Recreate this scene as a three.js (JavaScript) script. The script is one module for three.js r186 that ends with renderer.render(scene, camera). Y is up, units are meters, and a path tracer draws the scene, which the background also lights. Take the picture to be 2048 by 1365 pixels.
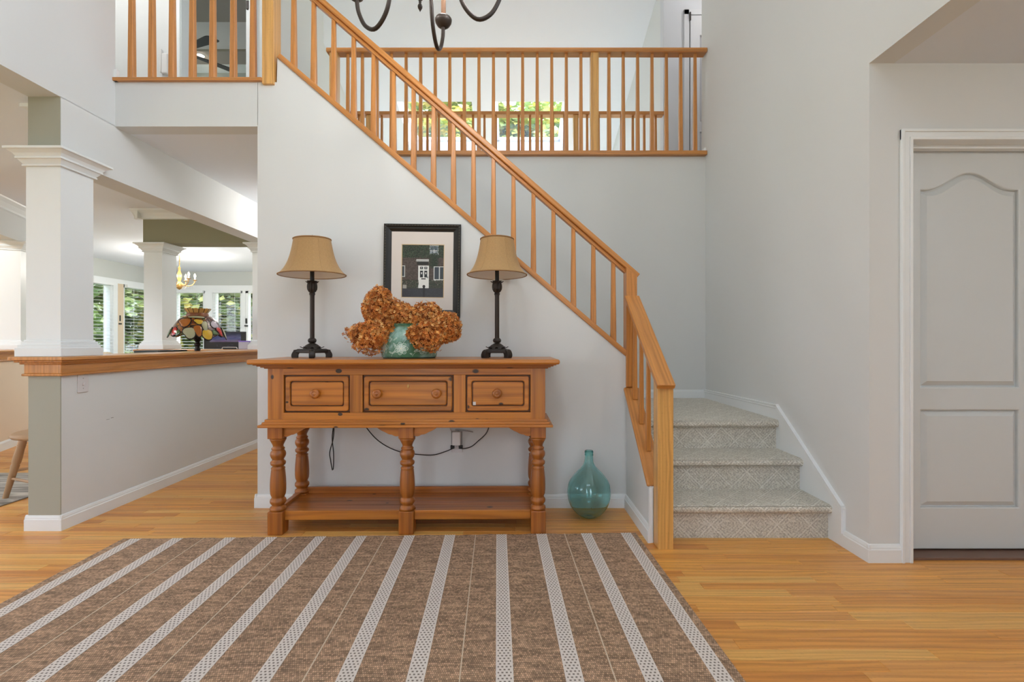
import * as THREE from 'three';
import { RoundedBoxGeometry } from 'three/addons/geometries/RoundedBoxGeometry.js';
import { mergeGeometries, toCreasedNormals } from 'three/addons/utils/BufferGeometryUtils.js';

// ------------------------------------------------------------------ camera, sky, sun, exposure
const scene = new THREE.Scene();
const EYE = 1.07, FOCAL = 980;
const camera = new THREE.PerspectiveCamera(2 * Math.atan(682.5 / FOCAL) * 180 / Math.PI, 2048 / 1365, 0.05, 200);
camera.position.set(0, EYE, 0);
camera.lookAt(0, EYE, -10);
const renderer = new THREE.WebGLRenderer();
renderer.toneMapping = THREE.LinearToneMapping;
renderer.toneMappingExposure = 1.4;
renderer.shadowMap.enabled = true;
{ // pale hazy sky, the same all round
  const w = 64, h = 128, d = new Float32Array(w * h * 4);
  for (let j = 0; j < h; j++) {
    const e = Math.max(0, ((j + 0.5) / h - 0.5) * 2), k = Math.pow(e, 0.6);
    const c = [2.9 - 0.8 * k, 3.15 - 0.6 * k, 3.5 - 0.1 * k];
    for (let i = 0; i < w; i++) { const o = (j * w + i) * 4; d[o] = c[0]; d[o + 1] = c[1]; d[o + 2] = c[2]; d[o + 3] = 1; }
  }
  const t = new THREE.DataTexture(d, w, h, THREE.RGBAFormat, THREE.FloatType);
  t.mapping = THREE.EquirectangularReflectionMapping; t.magFilter = THREE.LinearFilter; t.needsUpdate = true;
  scene.background = t;
  scene.backgroundIntensity = 1.3;
}
const sun = new THREE.DirectionalLight(new THREE.Color(1, 0.93, 0.82), 5.0);
sun.position.set(13, 15, -9); sun.target.position.set(0, 0, -4);
sun.castShadow = true; sun.shadow.mapSize.set(2048, 2048);
Object.assign(sun.shadow.camera, { left: -25, right: 25, top: 25, bottom: -25, near: 1, far: 60 });
scene.add(sun, sun.target);
const DINING = 0.4, BULB = 0.32;                                          // candela-like strength of one chandelier bulb

// ------------------------------------------------------------------ helpers
const V = (x, y, z) => new THREE.Vector3(x, y, z);
let seed = 7;
const rnd = () => { seed = (seed * 1664525 + 1013904223) >>> 0; return seed / 4294967296; };
const rr = (a, b) => a + (b - a) * rnd();
const used = {};
function numbered(n) { if (!(n in used)) { used[n] = 0; return n; } used[n]++; return n + '_' + String(used[n]).padStart(3, '0'); }
function shadows(o) { o.traverse(c => { if (c.isMesh) { c.castShadow = true; c.receiveShadow = true; } }); return o; }
function tag(o, label, category, group, kind) {
  if (label) o.userData.label = label;
  if (category) o.userData.category = category;
  if (group) o.userData.group = group;
  if (kind) o.userData.kind = kind;
  return o;
}
function thing(name, label, category, pos = [0, 0, 0], turn = 0, group) {
  const o = new THREE.Group(); o.name = numbered(name); o.position.set(...pos); o.rotation.y = turn; scene.add(o);
  return tag(o, label, category, group);
}
function merge(list) {
  const a = (Array.isArray(list) ? list : [list]).map(g => { g = g.index ? g.toNonIndexed() : g; for (const k of Object.keys(g.attributes)) if (!['position', 'normal', 'uv', 'color'].includes(k)) g.deleteAttribute(k); return g; });
  if (a.length === 1) return a[0];
  return mergeGeometries(a);
}
function part(name, geo, mat, parent, label) {
  const m = new THREE.Mesh(merge(geo), mat); m.name = name; m.castShadow = m.receiveShadow = true;
  (parent || scene).add(m); if (label) m.userData.label = label; return m;
}
function solo(name, label, category, geo, mat, group) { const m = part(numbered(name), geo, mat, scene); return tag(m, label, category, group); }
function struct(name, geo, mat) { const m = part(numbered(name), geo, mat, scene); m.userData.kind = 'structure'; return m; }
function structGroup(name, pos = [0, 0, 0]) { const g = new THREE.Group(); g.name = numbered(name); g.position.set(...pos); g.userData.kind = 'structure'; scene.add(g); return g; }
// planar uv in metres by the dominant normal, u along the grain axis
function uvm(g, grain = 'x', ou = 0, ov = 0) {
  if (g.index) g = g.toNonIndexed();
  const p = g.attributes.position, n = g.attributes.normal, uv = new Float32Array(p.count * 2);
  for (let i = 0; i < p.count; i++) {
    const x = p.getX(i), y = p.getY(i), z = p.getZ(i), ax = Math.abs(n.getX(i)), ay = Math.abs(n.getY(i)), az = Math.abs(n.getZ(i));
    let u, v;
    if (grain === 'x') { u = x; v = ay >= az ? z : y; if (ax > ay && ax > az) { u = z * 0.3; v = y; } }
    else if (grain === 'y') { u = y; v = ax >= az ? z : x; if (ay > ax && ay > az) { u = z * 0.3; v = x; } }
    else { u = z; v = ax >= ay ? y : x; if (az > ax && az > ay) { u = y * 0.3; v = x; } }
    uv[2 * i] = u + ou; uv[2 * i + 1] = v + ov;
  }
  g.setAttribute('uv', new THREE.BufferAttribute(uv, 2)); return g;
}
function box(x0, x1, y0, y1, z0, z1, grain, r = 0) {
  const w = Math.abs(x1 - x0), h = Math.abs(y1 - y0), d = Math.abs(z1 - z0);
  let g = r > 0 ? new RoundedBoxGeometry(w, h, d, 2, Math.min(r, w / 2.01, h / 2.01, d / 2.01)) : new THREE.BoxGeometry(w, h, d);
  g = g.index ? g.toNonIndexed() : g;
  g.translate((x0 + x1) / 2, (y0 + y1) / 2, (z0 + z1) / 2);
  return uvm(g, grain || 'x', grain ? rnd() : 0, grain ? rnd() : 0);
}
function lathe(pts, seg = 32, grain) { const g = new THREE.LatheGeometry(pts.map(p => new THREE.Vector2(Math.max(p[0], 0.0001), p[1])), seg); return grain ? uvm(g, grain, rnd(), rnd()) : g.toNonIndexed(); }
// polygon in a plane, extruded. plane 'xy': pts (x,y), depth from z0 to z1;  plane 'zy': pts (z,y), from x0 to x1
function prism(pts, plane, a, b, grain, bevel = 0) {
  const s = new THREE.Shape(pts.map(p => new THREE.Vector2(plane === 'zy' ? -p[0] : p[0], p[1])));
  const lo = Math.min(a, b), hi = Math.max(a, b);
  let g = new THREE.ExtrudeGeometry(s, { depth: hi - lo - 2 * bevel, bevelEnabled: bevel > 0, bevelSize: bevel, bevelThickness: bevel, bevelOffset: -bevel, bevelSegments: 2, curveSegments: 10 });
  g.translate(0, 0, lo + bevel);
  if (plane === 'zy') g.rotateY(Math.PI / 2);   // (x,y,z) -> (z,y,-x): shape x = -z becomes z
  return uvm(g, grain || 'x', grain ? rnd() : 0, grain ? rnd() : 0);
}
// profile (out, up) swept straight from A to B; out points along N
function run(profile, A, B, N, grain) {
  const L = A.distanceTo(B), dir = B.clone().sub(A).normalize(), up = V(0, 1, 0), n = N.clone().normalize();
  const s = new THREE.Shape(profile.map(p => new THREE.Vector2(p[0], p[1])));
  let g = new THREE.ExtrudeGeometry(s, { depth: L, bevelEnabled: false });
  let u2 = up.clone().sub(dir.clone().multiplyScalar(up.dot(dir))).normalize();
  const m = new THREE.Matrix4().makeBasis(n, u2, dir); m.setPosition(A);
  if (m.determinant() < 0) { g = new THREE.ExtrudeGeometry(new THREE.Shape(profile.map(p => new THREE.Vector2(p[0], p[1]))), { depth: L, bevelEnabled: false }); const i = g.toNonIndexed(); const q = i.attributes.position.array; g = i; for (let t = 0; t < q.length; t += 9) for (let k = 0; k < 3; k++) { const z = q[t + 3 + k]; q[t + 3 + k] = q[t + 6 + k]; q[t + 6 + k] = z; } }
  g.applyMatrix4(m); if (g.index) g = g.toNonIndexed(); g.computeVertexNormals();
  return uvm(g, grain || 'x');
}
// box beam between two points, width across, height along the tilted up
function beam(A, B, w, h, r = 0.004, below = true) {
  const L = A.distanceTo(B); let g = new RoundedBoxGeometry(L, h, w, 2, Math.min(r, h / 2.1, w / 2.1)); g = uvm(g, 'x', rnd(), rnd());
  g.translate(0, below ? -h / 2 : h / 2, 0);
  const x = B.clone().sub(A).normalize(), z = V(0, 1, 0).cross(x).negate().normalize(), y = z.clone().cross(x).normalize();
  if (y.y < 0) { y.negate(); z.negate(); }
  const zz = x.clone().cross(y);
  const m = new THREE.Matrix4().makeBasis(x, y, zz); m.setPosition(A.clone().add(B).multiplyScalar(0.5));
  g.applyMatrix4(m); return g;
}
function tube(pts, r, seg = 40, rad = 8, closed = false) { return new THREE.TubeGeometry(new THREE.CatmullRomCurve3(pts, closed, 'catmullrom', 0.5), seg, r, rad, closed).toNonIndexed(); }
function at(g, x, y, z, ry = 0, rx = 0, rz = 0) { g.rotateX(rx); g.rotateZ(rz); g.rotateY(ry); g.translate(x, y, z); return g; }

// ------------------------------------------------------------------ textures
const hash = (x, y, s) => { let h = (x * 374761393 + y * 668265263 + s * 974634777) | 0; h = Math.imul(h ^ (h >>> 13), 1274126177); return ((h ^ (h >>> 16)) >>> 0) / 4294967296; };
function pn(u, v, fx, fy, s) { // tileable value noise, u,v in 0..1
  const x = u * fx, y = v * fy, xi = Math.floor(x), yi = Math.floor(y); let tx = x - xi, ty = y - yi;
  tx = tx * tx * (3 - 2 * tx); ty = ty * ty * (3 - 2 * ty);
  const X0 = ((xi % fx) + fx) % fx, X1 = (X0 + 1) % fx, Y0 = ((yi % fy) + fy) % fy, Y1 = (Y0 + 1) % fy;
  const a = hash(X0, Y0, s), b = hash(X1, Y0, s), c = hash(X0, Y1, s), d = hash(X1, Y1, s);
  return a + (b - a) * tx + (c - a) * ty + (a - b - c + d) * tx * ty;
}
function dataTex(w, h, fn, srgb, repU = 1, repV = 1) {
  const d = new Uint8Array(w * h * 4);
  for (let j = 0; j < h; j++) for (let i = 0; i < w; i++) {
    const c = fn((i + 0.5) / w, (j + 0.5) / h), o = (j * w + i) * 4;
    d[o] = Math.max(0, Math.min(255, c[0] * 255)); d[o + 1] = Math.max(0, Math.min(255, c[1] * 255)); d[o + 2] = Math.max(0, Math.min(255, c[2] * 255)); d[o + 3] = 255;
  }
  const t = new THREE.DataTexture(d, w, h); t.wrapS = t.wrapT = THREE.RepeatWrapping; t.magFilter = THREE.LinearFilter; t.minFilter = THREE.LinearMipmapLinearFilter; t.generateMipmaps = true;
  if (srgb) t.colorSpace = THREE.SRGBColorSpace; t.repeat.set(repU, repV); t.needsUpdate = true; return t;
}
const oakTex = dataTex(1024, 512, (u, v) => {  // 1 m along, 0.25 m across
  const warp = 0.06 * (pn(u, v, 3, 4, 11) - 0.5) + 0.02 * (pn(u, v, 9, 10, 12) - 0.5);
  const ring = 0.5 + 0.5 * Math.sin((v + warp * 1.6) * 2 * Math.PI * 9 + 9 * pn(u, v, 2, 5, 13));
  const fine = pn(u, v, 10, 220, 14), med = pn(u, v + warp * 0.5, 3, 40, 15), pore = pn(u, v, 60, 256, 16);
  let f = 1 - 0.07 * Math.pow(ring, 2) - 0.06 * (1 - fine) - 0.09 * (1 - med) - (pore > 0.86 ? 0.07 : 0);
  return [f, f * (0.99 - 0.02 * ring), f * (0.98 - 0.05 * ring)];
}, true, 1, 4);
const pineTex = dataTex(1024, 512, (u, v) => {  // 1.2 m along, 0.4 m across, with knots
  let kx = 0, k = 0;
  for (const [a, b, r] of [[0.13, 0.3, 0.011], [0.52, 0.72, 0.014], [0.83, 0.15, 0.009], [0.68, 0.42, 0.007], [0.31, 0.88, 0.01]]) {
    const dx = (u - a) * 1.2, dy = (v - b) * 0.4, d = Math.sqrt(dx * dx * 0.45 + dy * dy);
    kx += 0.03 * Math.sign(dy || 1) * Math.exp(-(dx * dx) / 0.006 - Math.abs(dy) / 0.03); if (d < r) k = Math.max(k, Math.min(1, (r - d) / r * 2.2));
  }
  const vv = v + kx + 0.03 * (pn(u, v, 2, 5, 21) - 0.5);
  const ring = 0.5 + 0.5 * Math.sin(vv * 2 * Math.PI * 8 + 8 * pn(u, v, 2, 4, 22)), fine = pn(u, v, 8, 160, 23), big = pn(u, v, 3, 6, 24);
  let f = 1 - 0.11 * Math.pow(ring, 3) - 0.09 * (1 - fine) - 0.18 * (1 - big); f *= 1 - 0.72 * k;
  return [f, f * (0.99 - 0.04 * ring), f * (0.97 - 0.08 * ring)];
}, true, 1 / 1.2, 1 / 0.4);
const rugTex = dataTex(1024, 1024, (u, v) => {  // 0.6 m square of plain weave
  const cx = u * 84, cy = v * 64, row = Math.floor(cy), ux = cx + (row % 2) * 0.5;
  const fx = ux - Math.floor(ux) - 0.5, fy = cy - row - 0.5;
  const bump = Math.max(0, 1 - 1.7 * Math.sqrt(fx * fx + fy * fy * 1.2)), n = hash(Math.floor(ux) % 84, row, 31), n2 = pn(u, v, 14, 64, 32);
  const f = 0.62 + 0.36 * bump * (0.5 + 0.6 * n) + 0.2 * (n2 - 0.5) + 0.14 * (n - 0.5);
  return [f, f * 0.985, f * 0.96];
}, true, 1 / 0.6, 1 / 0.6);
const stripeTex = dataTex(256, 256, (u, v) => { // one stripe width (0.056 m) by 0.056 m: a crochet-like lattice
  const x = u * 4, y = v * 4; const fx = Math.abs((x + (Math.floor(y) % 2) * 0.5) % 1 - 0.5), fy = Math.abs(y % 1 - 0.5);
  const hole = (fx < 0.24 && fy < 0.24 && (u > 0.1 && u < 0.9)) ? 1 : 0; const n = hash(Math.floor(u * 64), Math.floor(v * 64), 33);
  const f = 0.93 + 0.1 * (n - 0.5) - 0.38 * hole; return [f, f * 0.99 - 0.02 * hole, f * 0.98 - 0.04 * hole];
}, true);
const carpetTex = dataTex(512, 512, (u, v) => { // 0.34 m square, diamonds within diamonds
  const a = (u * 2 % 1) - 0.5, b = (v * 2 % 1) - 0.5, d = Math.abs(a) + Math.abs(b);
  const rib = Math.abs(((Math.abs(d - 0.5) * 9) % 1) - 0.5) * 2, q = 0;
  const n = hash(Math.floor(u * 170), Math.floor(v * 170), 41), m = pn(u, v, 60, 60, 42);
  const f = 0.87 + 0.1 * rib + 0.26 * (n - 0.5) + 0.18 * (m - 0.5) + (Math.abs(d - 0.5) < 0.03 ? 0.08 : 0) - q;
  return [f, f * 0.985, f * 0.96];
}, true, 1 / 0.36, 1 / 0.36);
const linenTex = dataTex(256, 256, (u, v) => { const f = 0.88 + 0.1 * pn(u, v, 128, 8, 51) * 1 + 0.06 * pn(u, v, 8, 128, 52) - 0.04; return [f, f, f]; }, true, 8, 8);

// ------------------------------------------------------------------ materials
const lin = (r, g, b) => new THREE.Color().setRGB(r / 255, g / 255, b / 255, THREE.SRGBColorSpace);
const M = (c, rough = 0.6, extra = {}) => new THREE.MeshStandardMaterial({ color: c, roughness: rough, ...extra });
const MP = (c, rough, extra = {}) => new THREE.MeshPhysicalMaterial({ color: c, roughness: rough, ...extra });
const wallM = M(lin(221, 223, 222), 0.85), ceilM = M(lin(238, 243, 250), 0.9), trimM = M(lin(236, 240, 241), 0.4);  // blue in ceilM is put in to cancel warm light off the floor
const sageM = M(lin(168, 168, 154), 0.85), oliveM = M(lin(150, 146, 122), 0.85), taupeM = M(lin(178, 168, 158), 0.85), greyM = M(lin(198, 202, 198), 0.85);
const oakM = MP(lin(222, 152, 78), 0.38, { map: oakTex, clearcoat: 0.35, clearcoatRoughness: 0.25 });
const newelM = MP(lin(242, 186, 106), 0.38, { map: oakTex, clearcoat: 0.35, clearcoatRoughness: 0.25 });
const capM = MP(lin(226, 158, 84), 0.32, { map: oakTex, clearcoat: 0.5, clearcoatRoughness: 0.2 });
const pineM = MP(lin(216, 136, 46), 0.4, { map: pineTex, clearcoat: 0.35, clearcoatRoughness: 0.22 });
const pineDM = MP(lin(194, 116, 40), 0.4, { map: pineTex, clearcoat: 0.35, clearcoatRoughness: 0.22 });
const grooveM = MP(lin(84, 42, 18), 0.45);
const floorTint = [[255, 188, 98], [244, 172, 86], [255, 198, 112], [232, 158, 78], [255, 186, 94], [246, 178, 98]];
const floorMs = floorTint.map(c => MP(lin(...c), 0.36, { map: oakTex, specularIntensity: 0.6, clearcoat: 0.2, clearcoatRoughness: 0.2 }));
const floorVM = MP(new THREE.Color(1, 1, 1), 0.36, { map: oakTex, vertexColors: true, specularIntensity: 0.6, clearcoat: 0.2, clearcoatRoughness: 0.2 });
const subM = M(lin(70, 45, 25), 0.9);
const rugM = M(lin(232, 194, 164), 0.95, { map: rugTex, bumpMap: rugTex, bumpScale: 0.0025 }), rugLineM = M(lin(214, 196, 174), 0.95);
const stripeM = M(lin(248, 240, 236), 0.95, { map: stripeTex, bumpMap: stripeTex, bumpScale: 0.0015 });
const carpetM = M(lin(240, 238, 230), 1, { map: carpetTex, bumpMap: carpetTex, bumpScale: 0.006 });
const bronzeM = M(lin(50, 40, 33), 0.42, { metalness: 0.35 }), ironM = M(lin(44, 36, 31), 0.5, { metalness: 0.25 });
const blackM = M(lin(22, 21, 21), 0.45), frameM = M(lin(26, 25, 23), 0.4), cordM = M(lin(14, 14, 14), 0.5);
const shadeM = MP(lin(206, 164, 108), 0.8, { map: linenTex, transmission: 0.18, thickness: 0 }), shadeInM = M(lin(238, 234, 230), 0.9), pipeM = M(lin(150, 112, 70), 0.8);
const whitePl = M(lin(226, 224, 222), 0.45), plateM = M(lin(216, 213, 213), 0.5);
const paneM = MP(new THREE.Color(1, 1, 1), 0.0, { transmission: 1, thickness: 0, ior: 1.45 });
const brassM = M(lin(190, 150, 90), 0.3, { metalness: 0.8 });
const bulbM = new THREE.MeshStandardMaterial({ color: lin(255, 244, 225), emissive: new THREE.Color(1, 0.82, 0.6), emissiveIntensity: 3 });

// ------------------------------------------------------------------ setting: floor of boards
{
  const floor = structGroup('floor');
  part('subfloor', box(-7.05, 3.4, -0.2, -0.006, -10.2, 1.45), subM, floor);
  const W = 0.0585, rug = [-2.12, 0.7, -2.62, -0.9], all = [];
  let row = 0;
  for (let z = 1.4; z > -10.1; z -= W, row++) {
    let x = -7.0 - rnd() * 0.8;
    while (x < 3.4) {
      const L = rr(0.42, 1.25), a = Math.max(x, -7.0), b = Math.min(x + L, 3.4); x += L;
      if (b - a < 0.03) continue;
      const d = -(z - W / 2), inRug = a > rug[0] && b < rug[1] && -d > rug[2] + 0.02 && -d < rug[3];
      let size = 0;
      if (d > 1.45 && !inRug) {
        const x0 = Math.max(0, 1024 + a * FOCAL / d), x1 = Math.min(2048, 1024 + b * FOCAL / d);
        if (x1 > x0) size = (x1 - x0) * FOCAL * EYE * W / (d * d);
        if (a > rug[0] - 0.3 && b < rug[1] + 0.2 && -d > rug[2]) size *= 0.3;
        if (d > 3.15 && a > -1.636) size = 0;
        if (d > 2.66 && a > 0.8) size = 0;
        if (d > 2.45 && a > 1.6) size = 0;
        if (d > 5.4 || a < -5.5) size *= 0.3;
      }
      all.push([a, b, z, size]);
    }
  }
  function plankGeo(a, b, z, tint) {
    const g = 0.0004, c = 0.0011, y0 = -0.006, top = rr(-0.0003, 0.0003);
    const xa = a + g, xb = b - g, za = z - g, zb = z - W + g;
    const o = [[xa, y0, za], [xb, y0, za], [xb, y0, zb], [xa, y0, zb]], t = [[xa + c, top, za - c], [xb - c, top, za - c], [xb - c, top, zb + c], [xa + c, top, zb + c]], m = o.map(p => [p[0], top - c, p[2]]);
    const pos = []; const quad = (p, q, r, s) => pos.push(...p, ...q, ...r, ...p, ...r, ...s);
    quad(t[0], t[1], t[2], t[3]);
    for (let i = 0; i < 4; i++) { const j = (i + 1) % 4; quad(m[i], m[j], t[j], t[i]); quad(o[i], o[j], m[j], m[i]); }
    const G = new THREE.BufferGeometry(); G.setAttribute('position', new THREE.Float32BufferAttribute(pos, 3)); G.computeVertexNormals();
    const u = rnd(), v = rnd(), uv = []; for (let i = 0; i < pos.length; i += 3) uv.push(pos[i] - a + u, pos[i + 2] - z + v);
    G.setAttribute('uv', new THREE.Float32BufferAttribute(uv, 2));
    if (tint) { const col = []; for (let i = 0; i < pos.length / 3; i++) col.push(tint.r, tint.g, tint.b); G.setAttribute('color', new THREE.Float32BufferAttribute(col, 3)); }
    return G;
  }
  all.sort((p, q) => q[3] - p[3]);
  const rest = [];
  all.forEach(([a, b, z, s], i) => {
    const k = Math.floor(rnd() * 6);
    if (i < 298 && s > 0) part('plank', plankGeo(a, b, z), floorMs[k], floor);
    else rest.push(plankGeo(a, b, z, lin(...floorTint[k])));
  });
  const r = part('far_planks', mergeGeometries(rest), floorVM, floor); r.userData.kind = 'stuff';
}

struct('floor_bounce_greatroom', box(-2.48, 1.73, 0.001, 0.012, -10.08, -5.84), M(lin(226, 222, 214), 0.95));  // unseen pale floor, added to bounce neutral light up the great room
struct('floor_bounce_dining', box(-6.9, -2.86, 0.001, 0.012, -9.75, -5.5), M(lin(222, 216, 206), 0.95));  // unseen pale floor, added to bounce neutral light onto the ceiling

// ------------------------------------------------------------------ setting: walls, ceilings
const ZW = -3.15, YF = 2.75, ZB = -4.38, TOP = 5.3;
struct('wall_stair', prism([[-1.636, 0], [0.735, 0], [0.735, 0.967], [-1.508, 2.892], [-1.512, 2.735], [-1.636, 2.735]], 'xy', ZW - 0.12, ZW), wallM);
struct('wall_balcony', box(-2.56, -1.634, 2.45, 2.735, ZW - 0.12, ZW), wallM);
struct('wall_hall', [box(-1.636, -1.55, 0, 2.6, -5.5, ZW - 0.12), box(-2.73, -1.636, 0, 2.45, -5.62, -5.5)], wallM);
const wallLeft = struct('wall_left', box(-2.73, -2.55, 2.45, TOP, ZW, 1.3), wallM);
struct('wall_right', [box(1.73, 1.85, 2.416, 2.75, -2.373, 1.3), box(1.73, 1.85, 5.0, TOP, -2.373, 1.3), box(1.73, 1.85, 2.75, 5.0, -2.373, -2.2), box(1.73, 1.85, 2.75, 5.0, 0.9, 1.3), box(1.73, 1.85, 0, TOP, -4.47, -2.373)], wallM);
struct('wall_alcove', [box(1.84, 1.929, 0, 2.416, -2.49, -2.373), box(1.929, 2.682, 2.05, 2.416, -2.49, -2.373), box(2.682, 3.42, 0, 2.416, -2.49, -2.373), box(3.3, 3.42, 0, 2.6, -2.373, 1.3), box(1.86, 3.42, 0, 2.6, -2.75, -2.66), box(3.3, 3.42, 0, 2.6, -2.7, -2.4)], wallM);  // includes an unseen wall behind the door, added to stop a sun leak
struct('ceiling_alcove', box(1.85, 3.42, 2.416, 2.6, -2.49, 1.3), M(lin(226, 232, 240), 0.9));  // its blue offsets warm floor light, put into the colour
struct('wall_stairback', [box(-1.75, 1.73, 0, 2.72, ZB - 0.12, ZB), box(-1.86, -1.75, 0, 2.6, ZB - 0.12, ZB)], wallM);
struct('ceiling_foyer', box(-4.35, 3.42, TOP, TOP + 0.15, -5.7, 1.42), ceilM);
struct('floor_upper', [box(-2.62, 3.3, 2.5, YF - 0.01, -5.72, ZB - 0.02), box(-4.3, -1.536, 2.62, YF - 0.01, ZB - 0.12, ZW - 0.125)], M(lin(190, 180, 165), 0.95));
// upper hall left: wall with bedroom doorway, end walls
struct('wall_bedroom', [box(-4.3, -2.98, YF - 0.02, TOP, -4.5, -4.4), box(-2.35, -2.2, YF - 0.02, TOP, -4.5, -4.4), box(-2.98, -2.35, 4.8, TOP, -4.5, -4.4)], wallM);
struct('wall_upperhall', [box(-4.42, -4.3, YF - 0.02, TOP, -4.5, -3.0), box(-4.3, -2.73, YF - 0.02, TOP, -3.15, -3.03), box(-2.25, -2.2, YF - 0.02, TOP, -5.72, -4.5), box(-2.6, -2.25, YF - 0.02, TOP + 0.4, -5.76, -5.66)], wallM);
struct('wall_hallback', [box(1.73, 3.3, YF - 0.02, TOP, -5.72, -5.6), box(3.2, 3.32, YF - 0.02, TOP, -5.72, -4.4), box(1.85, 3.3, YF - 0.02, TOP, -4.47, -4.35)], M(lin(212, 214, 218), 0.85));
// bedroom box; unseen side opening added to let daylight in
struct('wall_bedroomfar', [box(-6.2, -2.62, YF - 0.02, 5.9, -7.5, -7.38), box(-6.3, -6.2, YF - 0.02, 3.2, -7.5, -4.4), box(-6.3, -6.2, 4.9, 5.9, -7.5, -4.4), box(-6.3, -6.2, 3.2, 4.9, -4.8, -4.4), box(-6.3, -6.2, 3.2, 4.9, -7.5, -7.2), box(-6.2, -4.3, YF - 0.02, 5.9, -4.5, -4.4)], greyM);
struct('floor_bedroom', box(-6.3, -2.2, YF - 0.1, YF, -7.5, -4.5), M(lin(214, 206, 196), 0.95));
struct('ceiling_bedroom', [box(-6.3, -2.2, 5.2, 5.4, -6.34, -4.4), box(-6.3, -5.4, 5.2, 5.4, -7.5, -6.34), box(-6.3, -2.2, 5.2, 5.4, -7.5, -6.98)], taupeM);
struct('ceiling_tray', box(-6.3, -2.2, 5.23, 5.5, -7.5, -4.4), M(lin(236, 230, 226), 0.9));
struct('trim_bedroom', run([[0, 0], [0.07, 0], [0.06, -0.03], [0.015, -0.08], [0, -0.09]], V(-6.2, 5.2, -7.38), V(-2.6, 5.2, -7.38), V(0, 0, 1)), trimM);
// great room beyond the gallery: walls, sloped ceiling with two skylight shafts
const SL = Math.atan(0.317), GC = [0, 5.245, -5.66];
{
  const s = d => -(d - 5.66) / Math.cos(SL), sk = [[-1.74, -0.61], [-0.26, 0.85]], t = 0.32, a = s(7.41), b = s(8.6), e = s(10.3);
  const g = [box(-2.6, 1.9, 0, t, a, 0.05), box(-2.6, 1.9, 0, t, e, b), box(-2.6, sk[0][0], 0, t, b, a), box(sk[0][1], sk[1][0], 0, t, b, a), box(sk[1][1], 1.9, 0, t, b, a)];
  const c = struct('ceiling_greatroom', g, ceilM); c.position.set(...GC); c.rotation.x = -SL;
  sk.forEach(([x0, x1], i) => {
    const w = structGroup('window_skylight_' + (i + 1)); w.name = 'window_' + (11 + i); w.position.set(...GC); w.rotation.x = -SL;
    part('window_frame', [box(x0 - 0.03, x0 + 0.035, t, t + 0.06, b - 0.03, a + 0.03), box(x1 - 0.035, x1 + 0.03, t, t + 0.06, b - 0.03, a + 0.03), box(x0, x1, t, t + 0.06, a - 0.035, a + 0.03), box(x0, x1, t, t + 0.06, b - 0.03, b + 0.035)], trimM, w);
    part('pane', box(x0 + 0.03, x1 - 0.03, t + 0.025, t + 0.03, b + 0.03, a - 0.03), paneM, w);
  });
  struct('wall_greatroom', [box(1.73, 1.85, 2.5, 5.6, -10.3, -5.72), box(1.73, 1.85, 0, 0.4, -10.3, -5.72), box(1.73, 1.85, 0, 2.6, -6.5, -5.72), box(1.73, 1.85, 0, 2.6, -10.3, -9.7), box(-2.6, -2.48, 0, 5.6, -10.3, -5.72), box(-2.6, 1.85, 0, 0.2, -10.2, -10.08), box(-2.6, 1.85, 3.0, 4.2, -10.2, -10.08), box(-2.6, -2.2, 0.2, 3.0, -10.2, -10.08), box(1.5, 1.85, 0.2, 3.0, -10.2, -10.08), box(-2.48, 1.73, 0, 2.72, -5.84, -5.72)], wallM);  // lower openings are unseen, added to light the great room
}
// left rooms: beam, half walls, ceilings, outer walls
struct('ceiling_lower', [box(-7.05, -1.636, 2.45, 2.62, -10.2, ZW - 0.12), box(-7.05, -2.73, 2.45, 2.62, ZW - 0.12, 1.42)], ceilM);
struct('beam_hall', [box(-2.73, -2.55, 2.105, 2.452, -5.5, -2.765)], wallM);
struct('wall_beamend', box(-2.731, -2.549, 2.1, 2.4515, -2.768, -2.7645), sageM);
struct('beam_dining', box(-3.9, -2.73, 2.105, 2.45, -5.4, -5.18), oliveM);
const crownP = [[0, 0], [0.09, 0], [0.085, -0.012], [0.05, -0.035], [0.022, -0.07], [0.02, -0.09], [0, -0.095]];
struct('trim_1', [run(crownP, V(-3.98, 2.45, -5.18), V(-2.73, 2.45, -5.18), V(0, 0, 1)), run(crownP, V(-3.9, 2.45, -5.1), V(-3.9, 2.45, -5.48), V(-1, 0, 0))], trimM);
struct('trim_2', box(-2.79, -2.73, 2.40, 2.42, -5.1, -2.775), trimM);
const halfWall = structGroup('wall_half');
part('wall_face', box(-2.73, -2.55, 0, 0.8715, -5.38, -2.77), wallM, halfWall);
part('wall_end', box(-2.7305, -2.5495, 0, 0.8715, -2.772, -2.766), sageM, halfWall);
part('scuff_mark', [box(-2.5505, -2.5494, 0.5795, 0.582, -3.135, -3.115), box(-2.5505, -2.5494, 0.574, 0.5755, -3.105, -3.08)], M(lin(60, 55, 50), 0.8), halfWall);
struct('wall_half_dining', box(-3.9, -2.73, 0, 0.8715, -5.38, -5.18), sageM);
function capStack(x0, x1, z0, z1) { // oak cap: stack of mouldings round a wall top
  const L = [[0.872, 0.886, 0.024], [0.884, 0.94, 0.016], [0.938, 0.95, 0.03], [0.949, 0.962, 0.046], [0.961, 0.982, 0.062]];
  return L.map(([a, b, o]) => box(x0 - o, x1 + o, a, b, z0 - o, z1 + o, (x1 - x0) > (z1 - z0) ? 'x' : 'z', 0.006));
}
solo('oak_ledge', 'long moulded oak ledge along the white half wall by the hall', 'wall_ledge', capStack(-2.73, -2.55, -5.38, -2.77), capM);
solo('oak_ledge', 'moulded oak ledge on the dining room half wall behind the stained glass lamp', 'wall_ledge', capStack(-3.9, -2.862, -5.38, -5.18), capM);
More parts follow.
